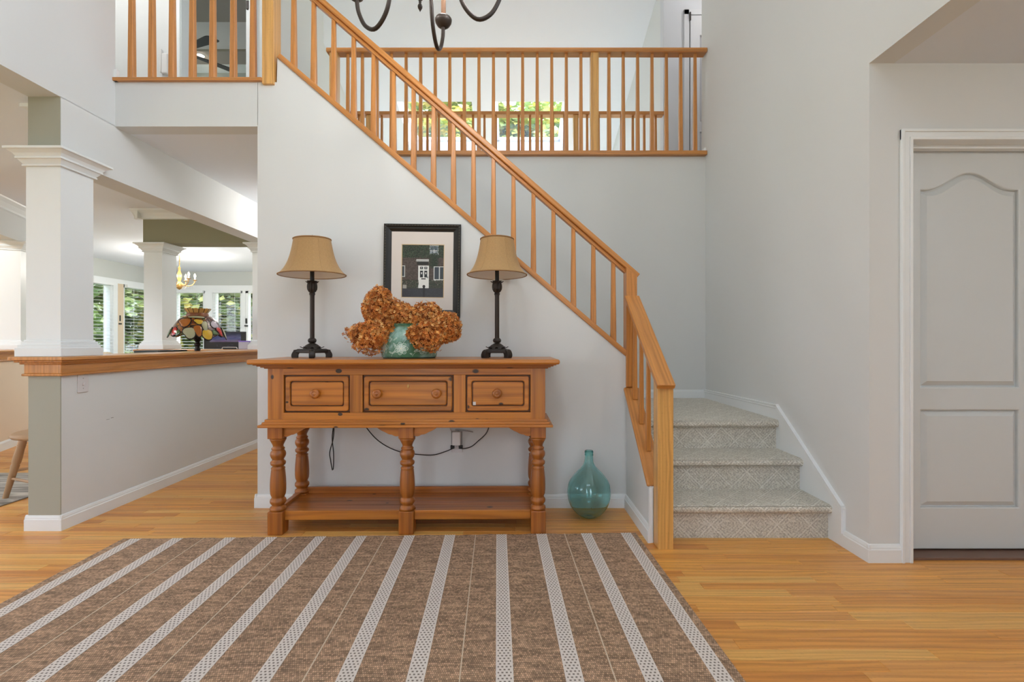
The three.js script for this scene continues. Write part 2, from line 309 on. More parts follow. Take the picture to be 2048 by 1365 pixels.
function flare(w, d, a, b, o0, o1) { const g = new THREE.CylinderGeometry(Math.SQRT1_2, Math.SQRT1_2, b - a, 4, 1).toNonIndexed(); g.rotateY(Math.PI / 4); const p = g.attributes.position; for (let i = 0; i < p.count; i++) { const o = p.getY(i) > 0 ? o1 : o0; p.setX(i, Math.sign(Math.round(p.getX(i) * 10)) * (w + o)); p.setZ(i, Math.sign(Math.round(p.getZ(i) * 10)) * (d + o)); } g.computeVertexNormals(); g.translate(0, (a + b) / 2, 0); return uvm(g); }
function column(x0, x1, z0, z1, yb, yt, label, m = trimM) {
  const t = thing('square_column', label, 'column', [(x0 + x1) / 2, yb, (z0 + z1) / 2]); const w = (x1 - x0) / 2, d = (z1 - z0) / 2, h = yt - yb;
  part('shaft', box(-w, w, 0, h, -d, d), m, t);
  part('capital', [...[[h - 0.094, h - 0.084, 0.014], [h - 0.058, h - 0.046, 0.034], [h - 0.014, h + 0.0005, 0.068]].map(([a, b, o]) => box(-w - o, w + o, a, b, -d - o, d + o, null, 0.003)), ...[[h - 0.084, h - 0.058, 0.008, 0.026], [h - 0.046, h - 0.03, 0.03, 0.04], [h - 0.03, h - 0.014, 0.04, 0.06]].map(([a, b, o0, o1]) => flare(w, d, a, b, o0, o1))], m, t);
  part('base', [[0, 0.05, 0.034], [0.045, 0.066, 0.026], [0.064, 0.085, 0.016], [0.083, 0.095, 0.008]].map(([a, b, o]) => box(-w - o, w + o, a, b, -d - o, d + o, null, 0.004)), m, t);
  return t;
}
column(-2.745, -2.55, -2.985, -2.768, 0.982, 2.15, 'nearest white square column on the end of the hall half wall');
column(-3.9, -3.705, -5.41, -5.19, 0.982, 2.105, 'white square column between the dining windows, left of the stained glass lamp');
column(-2.75, -2.56, -5.41, -5.19, 0.982, 2.105, 'white square column half hidden by the stair wall, right of the stained glass lamp');
{ // angled half wall at the far left
  const a = 0.41, t = new THREE.Matrix4().makeRotationY(a).setPosition(-5.2, 0, -5.3), turn = g => g.applyMatrix4(t);
  struct('wall_half_far', turn(box(-0.18, 0, 0, 0.8715, 0, 1.6)), M(lin(226, 208, 186), 0.85));  // warm light on this wall is put into its beige colour
  solo('oak_ledge', 'short oak ledge on the angled half wall at the far left edge', 'wall_ledge', capStack(-0.18, 0, 0, 1.6).map(turn), capM);
  struct('beam_far', turn(box(-0.18, 0, 2.105, 2.45, 0, 1.6)), wallM);
  struct('trim_3', turn(run(crownP, V(0, 2.45, 0), V(0, 2.45, 1.6), V(1, 0, 0))), trimM);
  const c = column(-0.2, 0, 0, 0.22, 0.982, 2.105, 'white square column at the left edge on the angled half wall'); c.position.set(-5.2 - 0.1 * Math.cos(a) + 0.11 * Math.sin(a), 0.982, -5.3 + 0.11 * Math.cos(a) + 0.1 * Math.sin(a)); c.rotation.y = a;
  struct('baseboard_far', turn(run([[0, 0], [0.014, 0], [0.014, 0.075], [0.006, 0.09], [0, 0.09]], V(0, 0, -0.01), V(0, 0, 1.6), V(1, 0, 0))), trimM);
}
struct('wall_dining', box(-2.85, -2.73, 0, 2.45, -10.2, -5.4), greyM);

// ------------------------------------------------------------------ windows
// a ganged window in a wall. along: 'z' (wall at x = at, facing +x) or 'x' (wall at z = at, facing +z)
function blind(n, along, fix, a, b, y0, y1, label) {
  const t = thing('window_blind', label, 'blind', along === 'z' ? [fix, 0, (a + b) / 2] : [(a + b) / 2, 0, fix], 0, null);
  const L = Math.abs(b - a) - 0.02, dims = (w, h, d) => along === 'z' ? [d, h, w] : [w, h, d];
  const bx = (w, h, d, x, y, z) => { const [p, q, r] = dims(w, h, d), [i, j, k] = along === 'z' ? [z, y, x] : [x, y, z]; return box(i - p / 2, i + p / 2, j - q / 2, j + q / 2, k - r / 2, k + r / 2); };
  part('headrail', bx(L, 0.05, 0.055, 0, y1 - 0.025, 0), trimM, t);
  const slat = bx(L, 0.003, 0.048, 0, 0, 0); if (along === 'z') slat.rotateZ(-0.12); else slat.rotateX(0.12);
  const count = Math.floor((y1 - y0 - 0.1) / 0.058);
  for (let i = 0; i < count; i++) { const m = part('slat', slat, trimM, t); m.position.y = y1 - 0.09 - i * 0.058; }
  part('bottom_rail', bx(L, 0.02, 0.05, 0, y0 + 0.03, 0), trimM, t);
  for (const f of [-0.32, 0.32]) part('ladder_cord', bx(0.004, y1 - y0 - 0.08, 0.002, L * f, (y0 + y1) / 2 - 0.02, 0.025), trimM, t);
}
let nWin = 0;
function window_(along, fix, inward, a, b, y0, y1, mull, latch) { // glazed frame in an opening a..b
  const w = structGroup('window'); w.name = 'window_' + (++nWin);
  const bx = (u0, u1, v0, v1, d0, d1) => along === 'z' ? box(fix + d0 * inward, fix + d1 * inward, v0, v1, u0, u1) : box(u0, u1, v0, v1, fix + d0 * inward, fix + d1 * inward);
  const f = 0.05, lo = Math.min(a, b), hi = Math.max(a, b);
  part('window_frame', [bx(lo, lo + f, y0, y1, -0.1, 0), bx(hi - f, hi, y0, y1, -0.1, 0), bx(lo, hi, y0, y0 + f, -0.1, 0), bx(lo, hi, y1 - f, y1, -0.1, 0), ...mull.map(m => bx(m - 0.03, m + 0.03, y0, y1, -0.1, 0))], trimM, w);
  const cuts = [lo, ...mull, hi];
  for (let i = 0; i + 1 < cuts.length; i++) part('pane', bx(cuts[i] + 0.03, cuts[i + 1] - 0.03, y0 + f, y1 - f, -0.062, -0.058), paneM, w);
  if (latch !== undefined) part('latch', [bx(latch - 0.012, latch + 0.012, 1.42, 1.52, 0.0, 0.025), bx(latch - 0.03, latch + 0.03, 1.36, 1.385, 0.0, 0.03)], blackM, w);
  return w;
}
const YH = 2.075, YS = 0.55;
{ // left outer wall x = -6.9 with three windows, back wall z = -9.75 with three casements
  const zs = [[-6.9, -5.72], [-8.46, -7.1], [-9.56, -8.68]], g = [];
  g.push(box(-7.05, -6.9, 0, YS, -9.9, 1.42), box(-7.05, -6.9, YH, 2.45, -9.9, 1.42));
  g.push(box(-7.05, -6.9, YS, YH, -5.72, -5.2), box(-7.05, -6.9, YS, YH, -3.0, -2.6), box(-7.05, -6.9, YS, YH, -0.4, 1.42), box(-7.05, -6.9, YS, YH, -7.1, -6.9), box(-7.05, -6.9, YS, YH, -8.68, -8.46), box(-7.05, -6.9, YS, YH, -9.9, -9.56));
  struct('wall_west', g, greyM);
  const c = 0.018;
  struct('trim_4', [box(-6.9, -6.9 + c, YH, YH + 0.075, -9.62, -5.65), box(-6.9, -6.9 + c, YS - 0.08, YS, -9.62, -5.65), box(-6.9, -6.9 + c, YS, YH, -7.1, -6.9), box(-6.9, -6.9 + c, YS, YH, -9.62, -9.56)], trimM);
  struct('trim_5', [box(-6.9, -6.88, YS, YH, -8.68, -8.556)], M(lin(216, 198, 172), 0.5)); struct('trim_9', [box(-6.9, -6.882, YS, YH, -8.556, -8.46)], trimM);
  window_('z', -6.9, 1, -6.9, -5.72, YS, YH, [-6.32], -6.86);
  window_('z', -6.9, 1, -8.46, -7.1, YS, YH, [-7.8]);
  window_('z', -6.9, 1, -9.56, -8.68, YS, YH, [], -8.6);
  window_('z', -6.9, 1, -5.2, -3.0, YS, YH, [-4.1]); window_('z', -6.9, 1, -2.6, -0.4, YS, YH, [-1.5]);  // further windows out of view, added to brighten the left room
  blind(0, 'z', -6.86, -6.87, -5.74, YS, YH, 'white slatted blind in the window at the far left edge');
  blind(0, 'z', -6.86, -8.44, -7.12, YS, YH, 'white slatted blind just right of the nearest column');
  blind(0, 'z', -6.86, -9.54, -8.7, YS, YH, 'white slatted blind just left of the second column');
  const gx = []; gx.push(box(-6.9, -2.85, 0, YS, -9.87, -9.75), box(-6.9, -2.85, YH - 0.01, 2.45, -9.87, -9.75), box(-6.9, -6.72, YS, YH, -9.87, -9.75), box(-6.1, -5.95, YS, YH, -9.87, -9.75), box(-5.36, -5.3, YS, YH, -9.87, -9.75), box(-4.7, -2.85, YS, YH, -9.87, -9.75));
  struct('wall_north', gx, greyM);
  struct('trim_6', [box(-6.8, -4.6, YH - 0.01, YH + 0.1, -9.75, -9.73), box(-6.1, -5.95, YS, YH, -9.75, -9.735), box(-5.36, -5.3, YS, YH, -9.75, -9.735), box(-6.8, -4.6, YS - 0.08, YS, -9.75, -9.73)], trimM);
  window_('x', -9.75, 1, -6.72, -6.1, YS, YH, []); window_('x', -9.75, 1, -5.95, -5.36, YS, YH, []); window_('x', -9.75, 1, -5.3, -4.7, YS, YH, [], -5.28);
  blind(0, 'x', -9.71, -6.72, -6.11, YS, YH, 'white slatted blind behind the left half of the stained glass shade');
  blind(0, 'x', -9.71, -5.95, -5.37, YS, YH, 'white slatted blind above the dark screen');
}
{ // front wall behind the viewpoint: unseen windows added to light the rooms
  const z0 = 1.3, z1 = 1.42;
  struct('wall_front', [box(-7.05, -6.2, 0, TOP, z0, z1), box(-6.2, -3.4, 0, 0.6, z0, z1), box(-6.2, -3.4, 2.15, TOP, z0, z1), box(-3.4, -1.6, 0, TOP, z0, z1), box(-1.6, 1.2, 2.2, 4.0, z0, z1), box(-1.6, 1.2, 4.9, TOP, z0, z1), box(-1.6, -1.2, 4.0, 4.9, z0, z1), box(0.8, 1.2, 4.0, 4.9, z0, z1), box(1.2, 3.42, 0, TOP, z0, z1), box(-1.6, -1.25, 0, 2.2, z0, z1), box(0.85, 1.2, 0, 2.2, z0, z1), box(-0.75, 0.35, 0, 2.2, z0, z1), box(-1.35, 0.95, -0.1, 0.04, z0, z1)], wallM);
  window_('x', z0, -1, -1.25, -0.75, 0.04, 2.2, []); window_('x', z0, -1, 0.35, 0.85, 0.04, 2.2, []);
  window_('x', z0, -1, -1.2, 0.8, 4.0, 4.9, [-0.53, 0.13]); window_('z', 1.73, -1, -2.2, 0.9, 2.75, 5.0, [-1.17, -0.13]);  // the one high on the right wall is added to light the left
  window_('x', z0, -1, -6.2, -3.4, 0.6, 2.15, [-5.27, -4.33]);
}
struct('ground', [box(-60, 60, -0.7, -0.45, -70, -10.3), box(-60, -7.2, -0.7, -0.45, -10.3, 40), box(-7.2, 60, -0.7, -0.45, 1.5, 40), box(3.5, 60, -0.7, -0.45, -10.3, 1.5)], M(lin(150, 152, 110), 1));
// ------------------------------------------------------------------ carpeted stairs
{
  const st = thing('carpeted_stairs', 'carpeted staircase in taupe diamond pattern, rising from a corner landing behind the oak rail', 'stairs', [1.25, 0, -3]);
  const local = g => { g.translate(-1.25, 0, 3); return g; };
  const rise = 0.187, tread = 0.262, z0 = -2.66, x0 = 0.802, x1 = 1.718;
  for (let i = 0; i < 3; i++) {
    const zf = z0 - i * tread, y = (i + 1) * rise, zb = i === 2 ? ZB + 0.015 : zf - tread - 0.03;
    // side profile with a rounded nosing, extruded across
    const s = new THREE.Shape(); // (x = -z, y)
    s.moveTo(-zb, y - rise); s.lineTo(-zb, y); s.lineTo(-zf + 0.0, y); s.absarc(-zf - 0.012, y - 0.024, 0.024, Math.PI / 2, Math.PI * 1.5, false); s.lineTo(-zf, y - 0.05); s.lineTo(-zf, y - rise); s.closePath();
    let g = new THREE.ExtrudeGeometry(s, { depth: x1 - (i === 2 ? 0.74 : x0), bevelEnabled: false, curveSegments: 10 });
    g.translate(0, 0, i === 2 ? 0.74 : x0); g.rotateY(Math.PI / 2); g = g.toNonIndexed();
    g = toCreasedNormals(g, 0.7); g = uvm(g, 'x', i * 0.13, i * 0.05 + 0.02);
    part('step', local(g), carpetM, st);
  }
  const up = [];
  const r2 = (YF - 3 * rise) / 11;
  for (let i = 0; i < 10; i++) { const xa = 0.70 - i * 0.223; part('step', local(box(xa - (i > 8 ? 0.22 : 0.24), xa, 3 * rise + (i - 0.2) * r2, 3 * rise + (i + 1) * r2, ZB + 0.012, ZW - 0.125, 'x')), carpetM, st); }
}
// painted skirt with moulded edge up the right wall, baseboards
const baseP = [[0, 0], [0.015, 0], [0.015, 0.062], [0.011, 0.066], [0.011, 0.072], [0.006, 0.085], [0, 0.087]];
{
  const path = [[-2.373, 0.09], [-2.53, 0.09], [-2.55, 0.2], [-3.177, 0.6486], [-4.368, 0.63]];
  struct('trim_7', prism([[-2.54, 0], [-2.54, 0.2], [-3.177, 0.64], [-4.37, 0.625], [-4.37, 0.3], [-3.2, 0.1], [-2.9, 0]], 'zy', 1.716, 1.731), trimM);
  const mould = [[0, 0], [0.022, 0], [0.022, -0.008], [0.017, -0.012], [0.019, -0.022], [0.013, -0.028], [0.013, -0.033], [0, -0.036]];
  const seg = (a, b) => run(mould, V(1.73, a[1], a[0]), V(1.73, b[1], b[0]), V(-1, 0, 0));
  struct('trim_8', [seg([-2.548, 0.212], [-3.184, 0.66]), seg([-3.174, 0.656], [-4.37, 0.638]), box(1.708, 1.73, 0.07, 0.208, -2.575, -2.543), box(1.713, 1.73, 0.07, 0.2, -2.585, -2.575)], trimM);
  struct('baseboard_right', run(baseP, V(1.73, 0, -2.56), V(1.73, 0, -2.3595), V(-1, 0, 0)), trimM);
  struct('baseboard_alcove', run(baseP, V(1.7165, 0, -2.373), V(1.876, 0, -2.373), V(0, 0, 1)), trimM);
  struct('baseboard_landing', run(baseP.map(p => [p[0], p[1] * 0.85]), V(0.7, 0.561, ZB), V(1.73, 0.561, ZB), V(0, 0, 1)), trimM);
  struct('baseboard_stair', run(baseP, V(-1.6495, 0, ZW), V(0.735, 0, ZW), V(0, 0, 1)), trimM);
  struct('baseboard_hall', run(baseP, V(-1.636, 0, -5.5), V(-1.636, 0, ZW + 0.0135), V(-1, 0, 0)), trimM);
  struct('baseboard_half', [run(baseP, V(-2.55, 0, -5.4), V(-2.55, 0, -2.7565), V(1, 0, 0)), run(baseP, V(-2.745, 0, -2.77), V(-2.5365, 0, -2.77), V(0, 0, 1))], trimM);
  struct('baseboard_upper', [box(-2.57, -2.53, YF - 0.015, YF + 0.06, -3.16, -3.135), box(1.715, 1.745, YF - 0.012, YF + 0.045, -4.42, -4.37)], trimM);
}
// knee wall of the short flight
struct('wall_knee', prism([[-3.145, 0], [-2.6, 0], [-2.6, 0.29], [-3.145, 0.746]], 'zy', 0.733, 0.799), wallM);
struct('baseboard_knee', [run(baseP, V(0.733, 0, -3.14), V(0.733, 0, -2.59), V(-1, 0, 0)), box(0.727, 0.745, 0, 0.29, -2.612, -2.594)], trimM);

// ------------------------------------------------------------------ oak railings
const balG = (() => { // square baluster of unit height tapering upwards, chamfered
  const g = new THREE.CylinderGeometry(0.0155, 0.0225, 1, 8, 1).toNonIndexed(), p = g.attributes.position;
  for (let i = 0; i < p.count; i++) { const x = p.getX(i), z = p.getZ(i); const a = Math.atan2(z, x), r = Math.hypot(x, z); if (r > 1e-5) { const k = Math.round(a / (Math.PI / 4)); const q = Math.floor(((k % 8) + 8) % 8 / 2) * Math.PI / 2 + Math.PI / 4, side = (((k % 8) + 8) % 2) ? 0.13 : -0.13; const aa = q + side; p.setX(i, r * Math.cos(aa)); p.setZ(i, r * Math.sin(aa)); } }
  g.computeVertexNormals(); g.translate(0, 0.5, 0); return g;
})();
const balVar = [0, 1, 2, 3].map(i => { const g = balG.clone(); return uvm(g, 'y', i * 0.27, i * 0.19); });
function baluster(parent, x, y0, y1, z, w = 1) { const m = part('baluster', balVar[Math.floor(rnd() * 4)], oakM, parent); m.position.set(x, y0, z); m.scale.set(w, y1 - y0, w); return m; }
const pb = (x0, x1, y0, y1, z0, z1, g, r = 0.003) => box(x0, x1, y0, y1, z0, z1, g, r);
{ // long sloping stair rail
  const t = thing('stair_railing', 'long oak stair railing sloping down from the upper floor to the landing', 'railing');
  const A = V(-1.53, 3.551, -3.185), B = V(0.8235, 1.501, -3.185);
  const hr = beam(A, B, 0.08, 0.032, 0.006);
  part('handrail', hr, oakM, t);
  const off = V(0, -0.043, 0); part('sub_rail', beam(A.clone().add(off), B.clone().add(off).add(V(-0.06, 0.0523, 0)), 0.042, 0.022, 0.004), oakM, t);
  part('shoe_rail', beam(V(-1.508, 2.892, -3.185), V(0.733, 0.9687, -3.185), 0.094, 0.032, 0.004, false), oakM, t);
  const railY = x => 1.501 + (0.8235 - x) * 0.8711 - 0.06, shoeY = x => 0.967 + (0.735 - x) * 0.858 + 0.03;
  for (let k = 0; k < 17; k++) { const x = (588 + 39.9 * k - 1024) * 3.185 / FOCAL; baluster(t, x, shoeY(x), railY(x), -3.185); }
  part('newel_post', pb(-1.598, -1.525, 2.715, 3.9, -3.235, -3.13, 'y'), newelM, t);
  const np = prism([[0.731, 0.777], [0.80, 0.777], [0.80, 1.482], [0.731, 1.542]], 'xy', -3.218, -3.132, 'y', 0.002);
  part('newel_post', np, oakM, t);
}
{ // short rail beside the first three steps
  const t = thing('stair_railing', 'short oak railing with wide flat handrail and square newel beside the three carpeted steps', 'railing');
  part('handrail', beam(V(0.767, 1.363, -3.13), V(0.781, 0.848, -2.47), 0.094, 0.03, 0.007), oakM, t);
  const q = (z) => 0.306 + (-2.6 - z) * 0.851;
  const s = beam(V(0.767, q(-3.15) - 0.0, -3.15), V(0.767, q(-2.6), -2.6), 0.098, 0.022, 0.009); part('shoe_rail', s, oakM, t);
  part('shoe_rail', [box(0.728, 0.808, 0.74, 0.775, -3.225, -3.145, 'x', 0.008)], oakM, t);
  const hy = z => 0.848 + (-2.47 - z) * 0.776 - 0.035;
  for (const z of [-3.075, -2.925, -2.775]) baluster(t, 0.772, q(z) - 0.005, hy(z), z, 0.78);
  part('newel_post', prism([[-2.515, 0], [-2.515, hy(-2.515) + 0.012], [-2.595, hy(-2.595) + 0.012], [-2.595, 0]], 'zy', 0.749, 0.829, 'y', 0.0025), newelM, t);
}
{ // left balcony
  const t = thing('balcony_railing', 'oak balcony railing at the upper left in front of the open bedroom door', 'railing');
  part('shoe_rail', pb(-2.552, -1.599, 2.735, 2.756, -3.235, -3.125, 'x'), oakM, t);
  for (const x of [264, 304.5, 345, 385.5, 426, 467, 506.5]) baluster(t, (x - 1024) * 3.18 / FOCAL, 2.754, 3.62, -3.18, 1.05);
  part('handrail', pb(-2.55, -1.599, 3.60, 3.635, -3.225, -3.135, 'x', 0.006), oakM, t);
}
function gallery(z, x0, x1, posts, bals, label, yTop) {
  const t = thing('gallery_railing', label, 'railing');
  part('handrail', pb(x0, x1, yTop - 0.036, yTop, z - 0.05, z + 0.05, 'x', 0.006), oakM, t);
  part('shoe_rail', pb(x0, x1, 2.722, 2.758, z - 0.045, z + 0.045, 'x'), oakM, t);
  for (const [a, b] of posts) part('newel_post', pb(a, b, 2.75, yTop - 0.034, z - 0.035, z + 0.035, 'y'), newelM, t);
  for (const x of bals) baluster(t, x, 2.756, yTop - 0.03, z);
  return t;
}
{
  const px = (p, d) => (p - 1024) * d / FOCAL;
  const b1 = []; for (let k = 0; k < 17; k++) b1.push(px(696 + 29.1 * k, 4.38)); for (let k = 0; k < 7; k++) b1.push(px(1217.6 + 28.7 * k, 4.38));
  gallery(-4.38, -1.645, 1.728, [[px(659, 4.35), px(675, 4.35)], [px(1181.5, 4.35), px(1197.5, 4.35)]], b1, 'oak gallery railing across the opening above the stairs, the nearer of two', 3.668);
  const b2 = []; for (let k = -16; k < 16; k++) { const p = 969 + 22.8 * k; if (p < 1322 && Math.abs(p - 1152) > 9 && Math.abs(p - 738) > 9) b2.push(px(p, 5.58)); }
  gallery(-5.58, -2.2, 1.72, [[px(732, 5.55), px(743, 5.55)], [px(1147, 5.55), px(1157, 5.55)]], b2, 'second oak gallery railing further back, in front of the skylights', 3.668);
}

// ------------------------------------------------------------------ doors
function archPanel(x0, x1, y0, y1, arch) { // outline of a door panel, arched top when arch > 0
  const s = []; s.push([x0, y0], [x1, y0], [x1, y1]);
  if (arch > 0) { const n = 24; for (let i = 1; i < n; i++) { const t = 1 - i / n, e = 0.5 - 0.5 * Math.cos(2 * Math.PI * Math.min(1, Math.max(0, (t - 0.03) / 0.94))); s.push([x0 + (x1 - x0) * t, y1 + arch * Math.pow(e, 1.15)]); } }
  s.push([x0, y1]); return s;
}
function panelDoor(t, x0, x1, y0, y1, z, up, low, arch, m) { // leaf with sunk, bevelled panels, front face at z
  const leaf = new THREE.Shape([[x0, y0], [x1, y0], [x1, y1], [x0, y1]].map(p => new THREE.Vector2(...p)));
  const holes = [archPanel(...up, arch), archPanel(...low, 0)];
  for (const h of holes) leaf.holes.push(new THREE.Path(h.map(p => new THREE.Vector2(...p))));
  let g = new THREE.ExtrudeGeometry(leaf, { depth: 0.014, bevelEnabled: true, bevelSize: 0.006, bevelThickness: 0.006, bevelOffset: -0.006, bevelSegments: 2 }); g.translate(0, 0, z - 0.02);
  part('leaf', [uvm(g), box(x0, x1, y0, y1, z - 0.04, z - 0.019)], m, t);
  for (const [h, b] of [[up, arch], [low, 0]]) {
    const i = 0.03, o = archPanel(h[0] + i, h[1] - i, h[2] + i, h[3] - i, b);
    const p = new THREE.ExtrudeGeometry(new THREE.Shape(o.map(q => new THREE.Vector2(...q))), { depth: 0.002, bevelEnabled: true, bevelSize: 0.024, bevelThickness: 0.017, bevelOffset: 0, bevelSegments: 1 }); p.translate(0, 0, z - 0.0195);
    part('panel', uvm(p), m, t);
  }
}
{
  const d = structGroup('door_1');
  panelDoor(d, 1.93, 2.678, 0.022, 2.036, -2.465, [2.058, 2.55, 0.838, 1.83], [2.058, 2.55, 0.232, 0.722], 0.085, MP(lin(214, 219, 220), 0.42));
  part('threshold', [box(1.929, 2.682, 0, 0.014, -2.50, -2.385, 'x', 0.004)], M(lin(120, 92, 78), 0.5), d);
  const c = 0.056, cas = [[0, 0], [c, 0], [c, 0.008], [c - 0.012, 0.016], [c - 0.02, 0.013], [0.014, 0.018], [0.01, 0.012], [0, 0.012]];
  part('door_frame', [box(1.925, 1.931, 0, 2.045, -2.49, -2.37), box(1.929, 2.682, 2.04, 2.051, -2.49, -2.37), box(1.929, 1.942, 0, 2.04, -2.458, -2.42), box(1.929, 2.682, 2.022, 2.04, -2.458, -2.42), box(2.68, 2.686, 0, 2.045, -2.49, -2.37)], trimM, d);
  part('casing', [box(1.876, 1.93, 0, 2.092, -2.373, -2.359, null, 0.003), box(1.876, 1.89, 0, 2.092, -2.36, -2.353, null, 0.003), box(1.915, 1.93, 0, 2.05, -2.36, -2.354, null, 0.003), box(1.876, 2.74, 2.04, 2.092, -2.373, -2.3595, null, 0.003), box(1.876, 2.74, 2.078, 2.092, -2.36, -2.3535, null, 0.003), box(1.915, 2.69, 2.04, 2.054, -2.36, -2.3545, null, 0.003), box(2.682, 2.74, 0, 2.092, -2.373, -2.359, null, 0.003)], trimM, d);
  // upstairs door in the hall beyond the gallery
  const u = structGroup('door_2');
  panelDoor(u, 2.03, 2.79, YF + 0.01, YF + 2.03, -5.575, [2.14, 2.68, YF + 0.82, YF + 1.8], [2.14, 2.68, YF + 0.2, YF + 0.7], 0.08, M(lin(214, 215, 218), 0.5));
  part('casing', [box(1.96, 2.02, YF, YF + 2.1, -5.6, -5.578, null, 0.004), box(1.96, 2.86, YF + 2.04, YF + 2.1, -5.6, -5.578, null, 0.004), box(2.80, 2.86, YF, YF + 2.1, -5.6, -5.578, null, 0.004)], M(lin(214, 215, 218), 0.5), u);
  part('hinge', box(2.018, 2.034, 4.72, 4.81, -5.575, -5.563), ironM, u);
  part('shadow_gap', box(2.021, 2.03, YF, YF + 2.03, -5.6, -5.598), blackM, u);
  const b = structGroup('door_3');
  part('casing', [box(-3.04, -2.972, YF, 4.86, -4.4, -4.382, null, 0.004), box(-2.358, -2.29, YF, 4.86, -4.4, -4.382, null, 0.004), box(-3.04, -2.29, 4.8, 4.86, -4.4, -4.382, null, 0.004)], trimM, b);
  part('door_frame', [box(-2.982, -2.966, YF, 4.8, -4.502, -4.395), box(-2.385, -2.348, YF, 4.8, -4.502, -4.395), box(-2.98, -2.35, 4.785, 4.8, -4.502, -4.395)], trimM, b);
  part('strike_plate', box(-2.378, -2.352, 4.04, 4.12, -4.396, -4.38, null, 0.004), ironM, b);
}

// ------------------------------------------------------------------ striped rug
{
  const t = thing('striped_rug', 'brown woven rug with pale crocheted stripes on the oak floor', 'rug', [-2.092, 0.0005, -2.632], 0.0305);
  const Wd = 2.78, Ln = 1.95;
  // body with slightly wavy edge
  const s = new THREE.Shape(); const n = 80;
  for (let i = 0; i <= n; i++) { const x = Wd * i / n; const y = 0.004 * Math.sin(i * 0.7) + 0.003 * Math.sin(i * 1.9 + 1); i ? s.lineTo(x, y) : s.moveTo(x, y); }
  s.lineTo(Wd + 0.012, -Ln); s.lineTo(0, -Ln); s.closePath();
  let g = new THREE.ExtrudeGeometry(s, { depth: 0.005, bevelEnabled: true, bevelSize: 0.0015, bevelThickness: 0.0015, bevelOffset: -0.0015, bevelSegments: 1 });
  g.rotateX(-Math.PI / 2); g = uvm(g, 'x'); part('rug_body', g, rugM, t);
  const c = [0.0665, 0.2455, 0.419, 0.5915, 0.7715, 0.9395];
  for (const k of c) for (const o of [-0.0395, 0.0395]) {
    const x = (k + o) * Wd, G = box(x - 0.028, x + 0.028, 0.0055, 0.0082, 0.004, Ln - 0.002); const p = G.attributes.position, uv = G.attributes.uv;
    for (let i = 0; i < p.count; i++) uv.setXY(i, (p.getX(i) - x + 0.028) / 0.056, p.getZ(i) / 0.056);
    part('stripe', G, stripeM, t);
  }
  for (const k of [0.156, 0.331, 0.505, 0.681, 0.857]) { const x = k * Wd; part('pinstripe', box(x - 0.0022, x + 0.0022, 0.0055, 0.0076, 0.004, Ln - 0.002), rugLineM, t); }
}

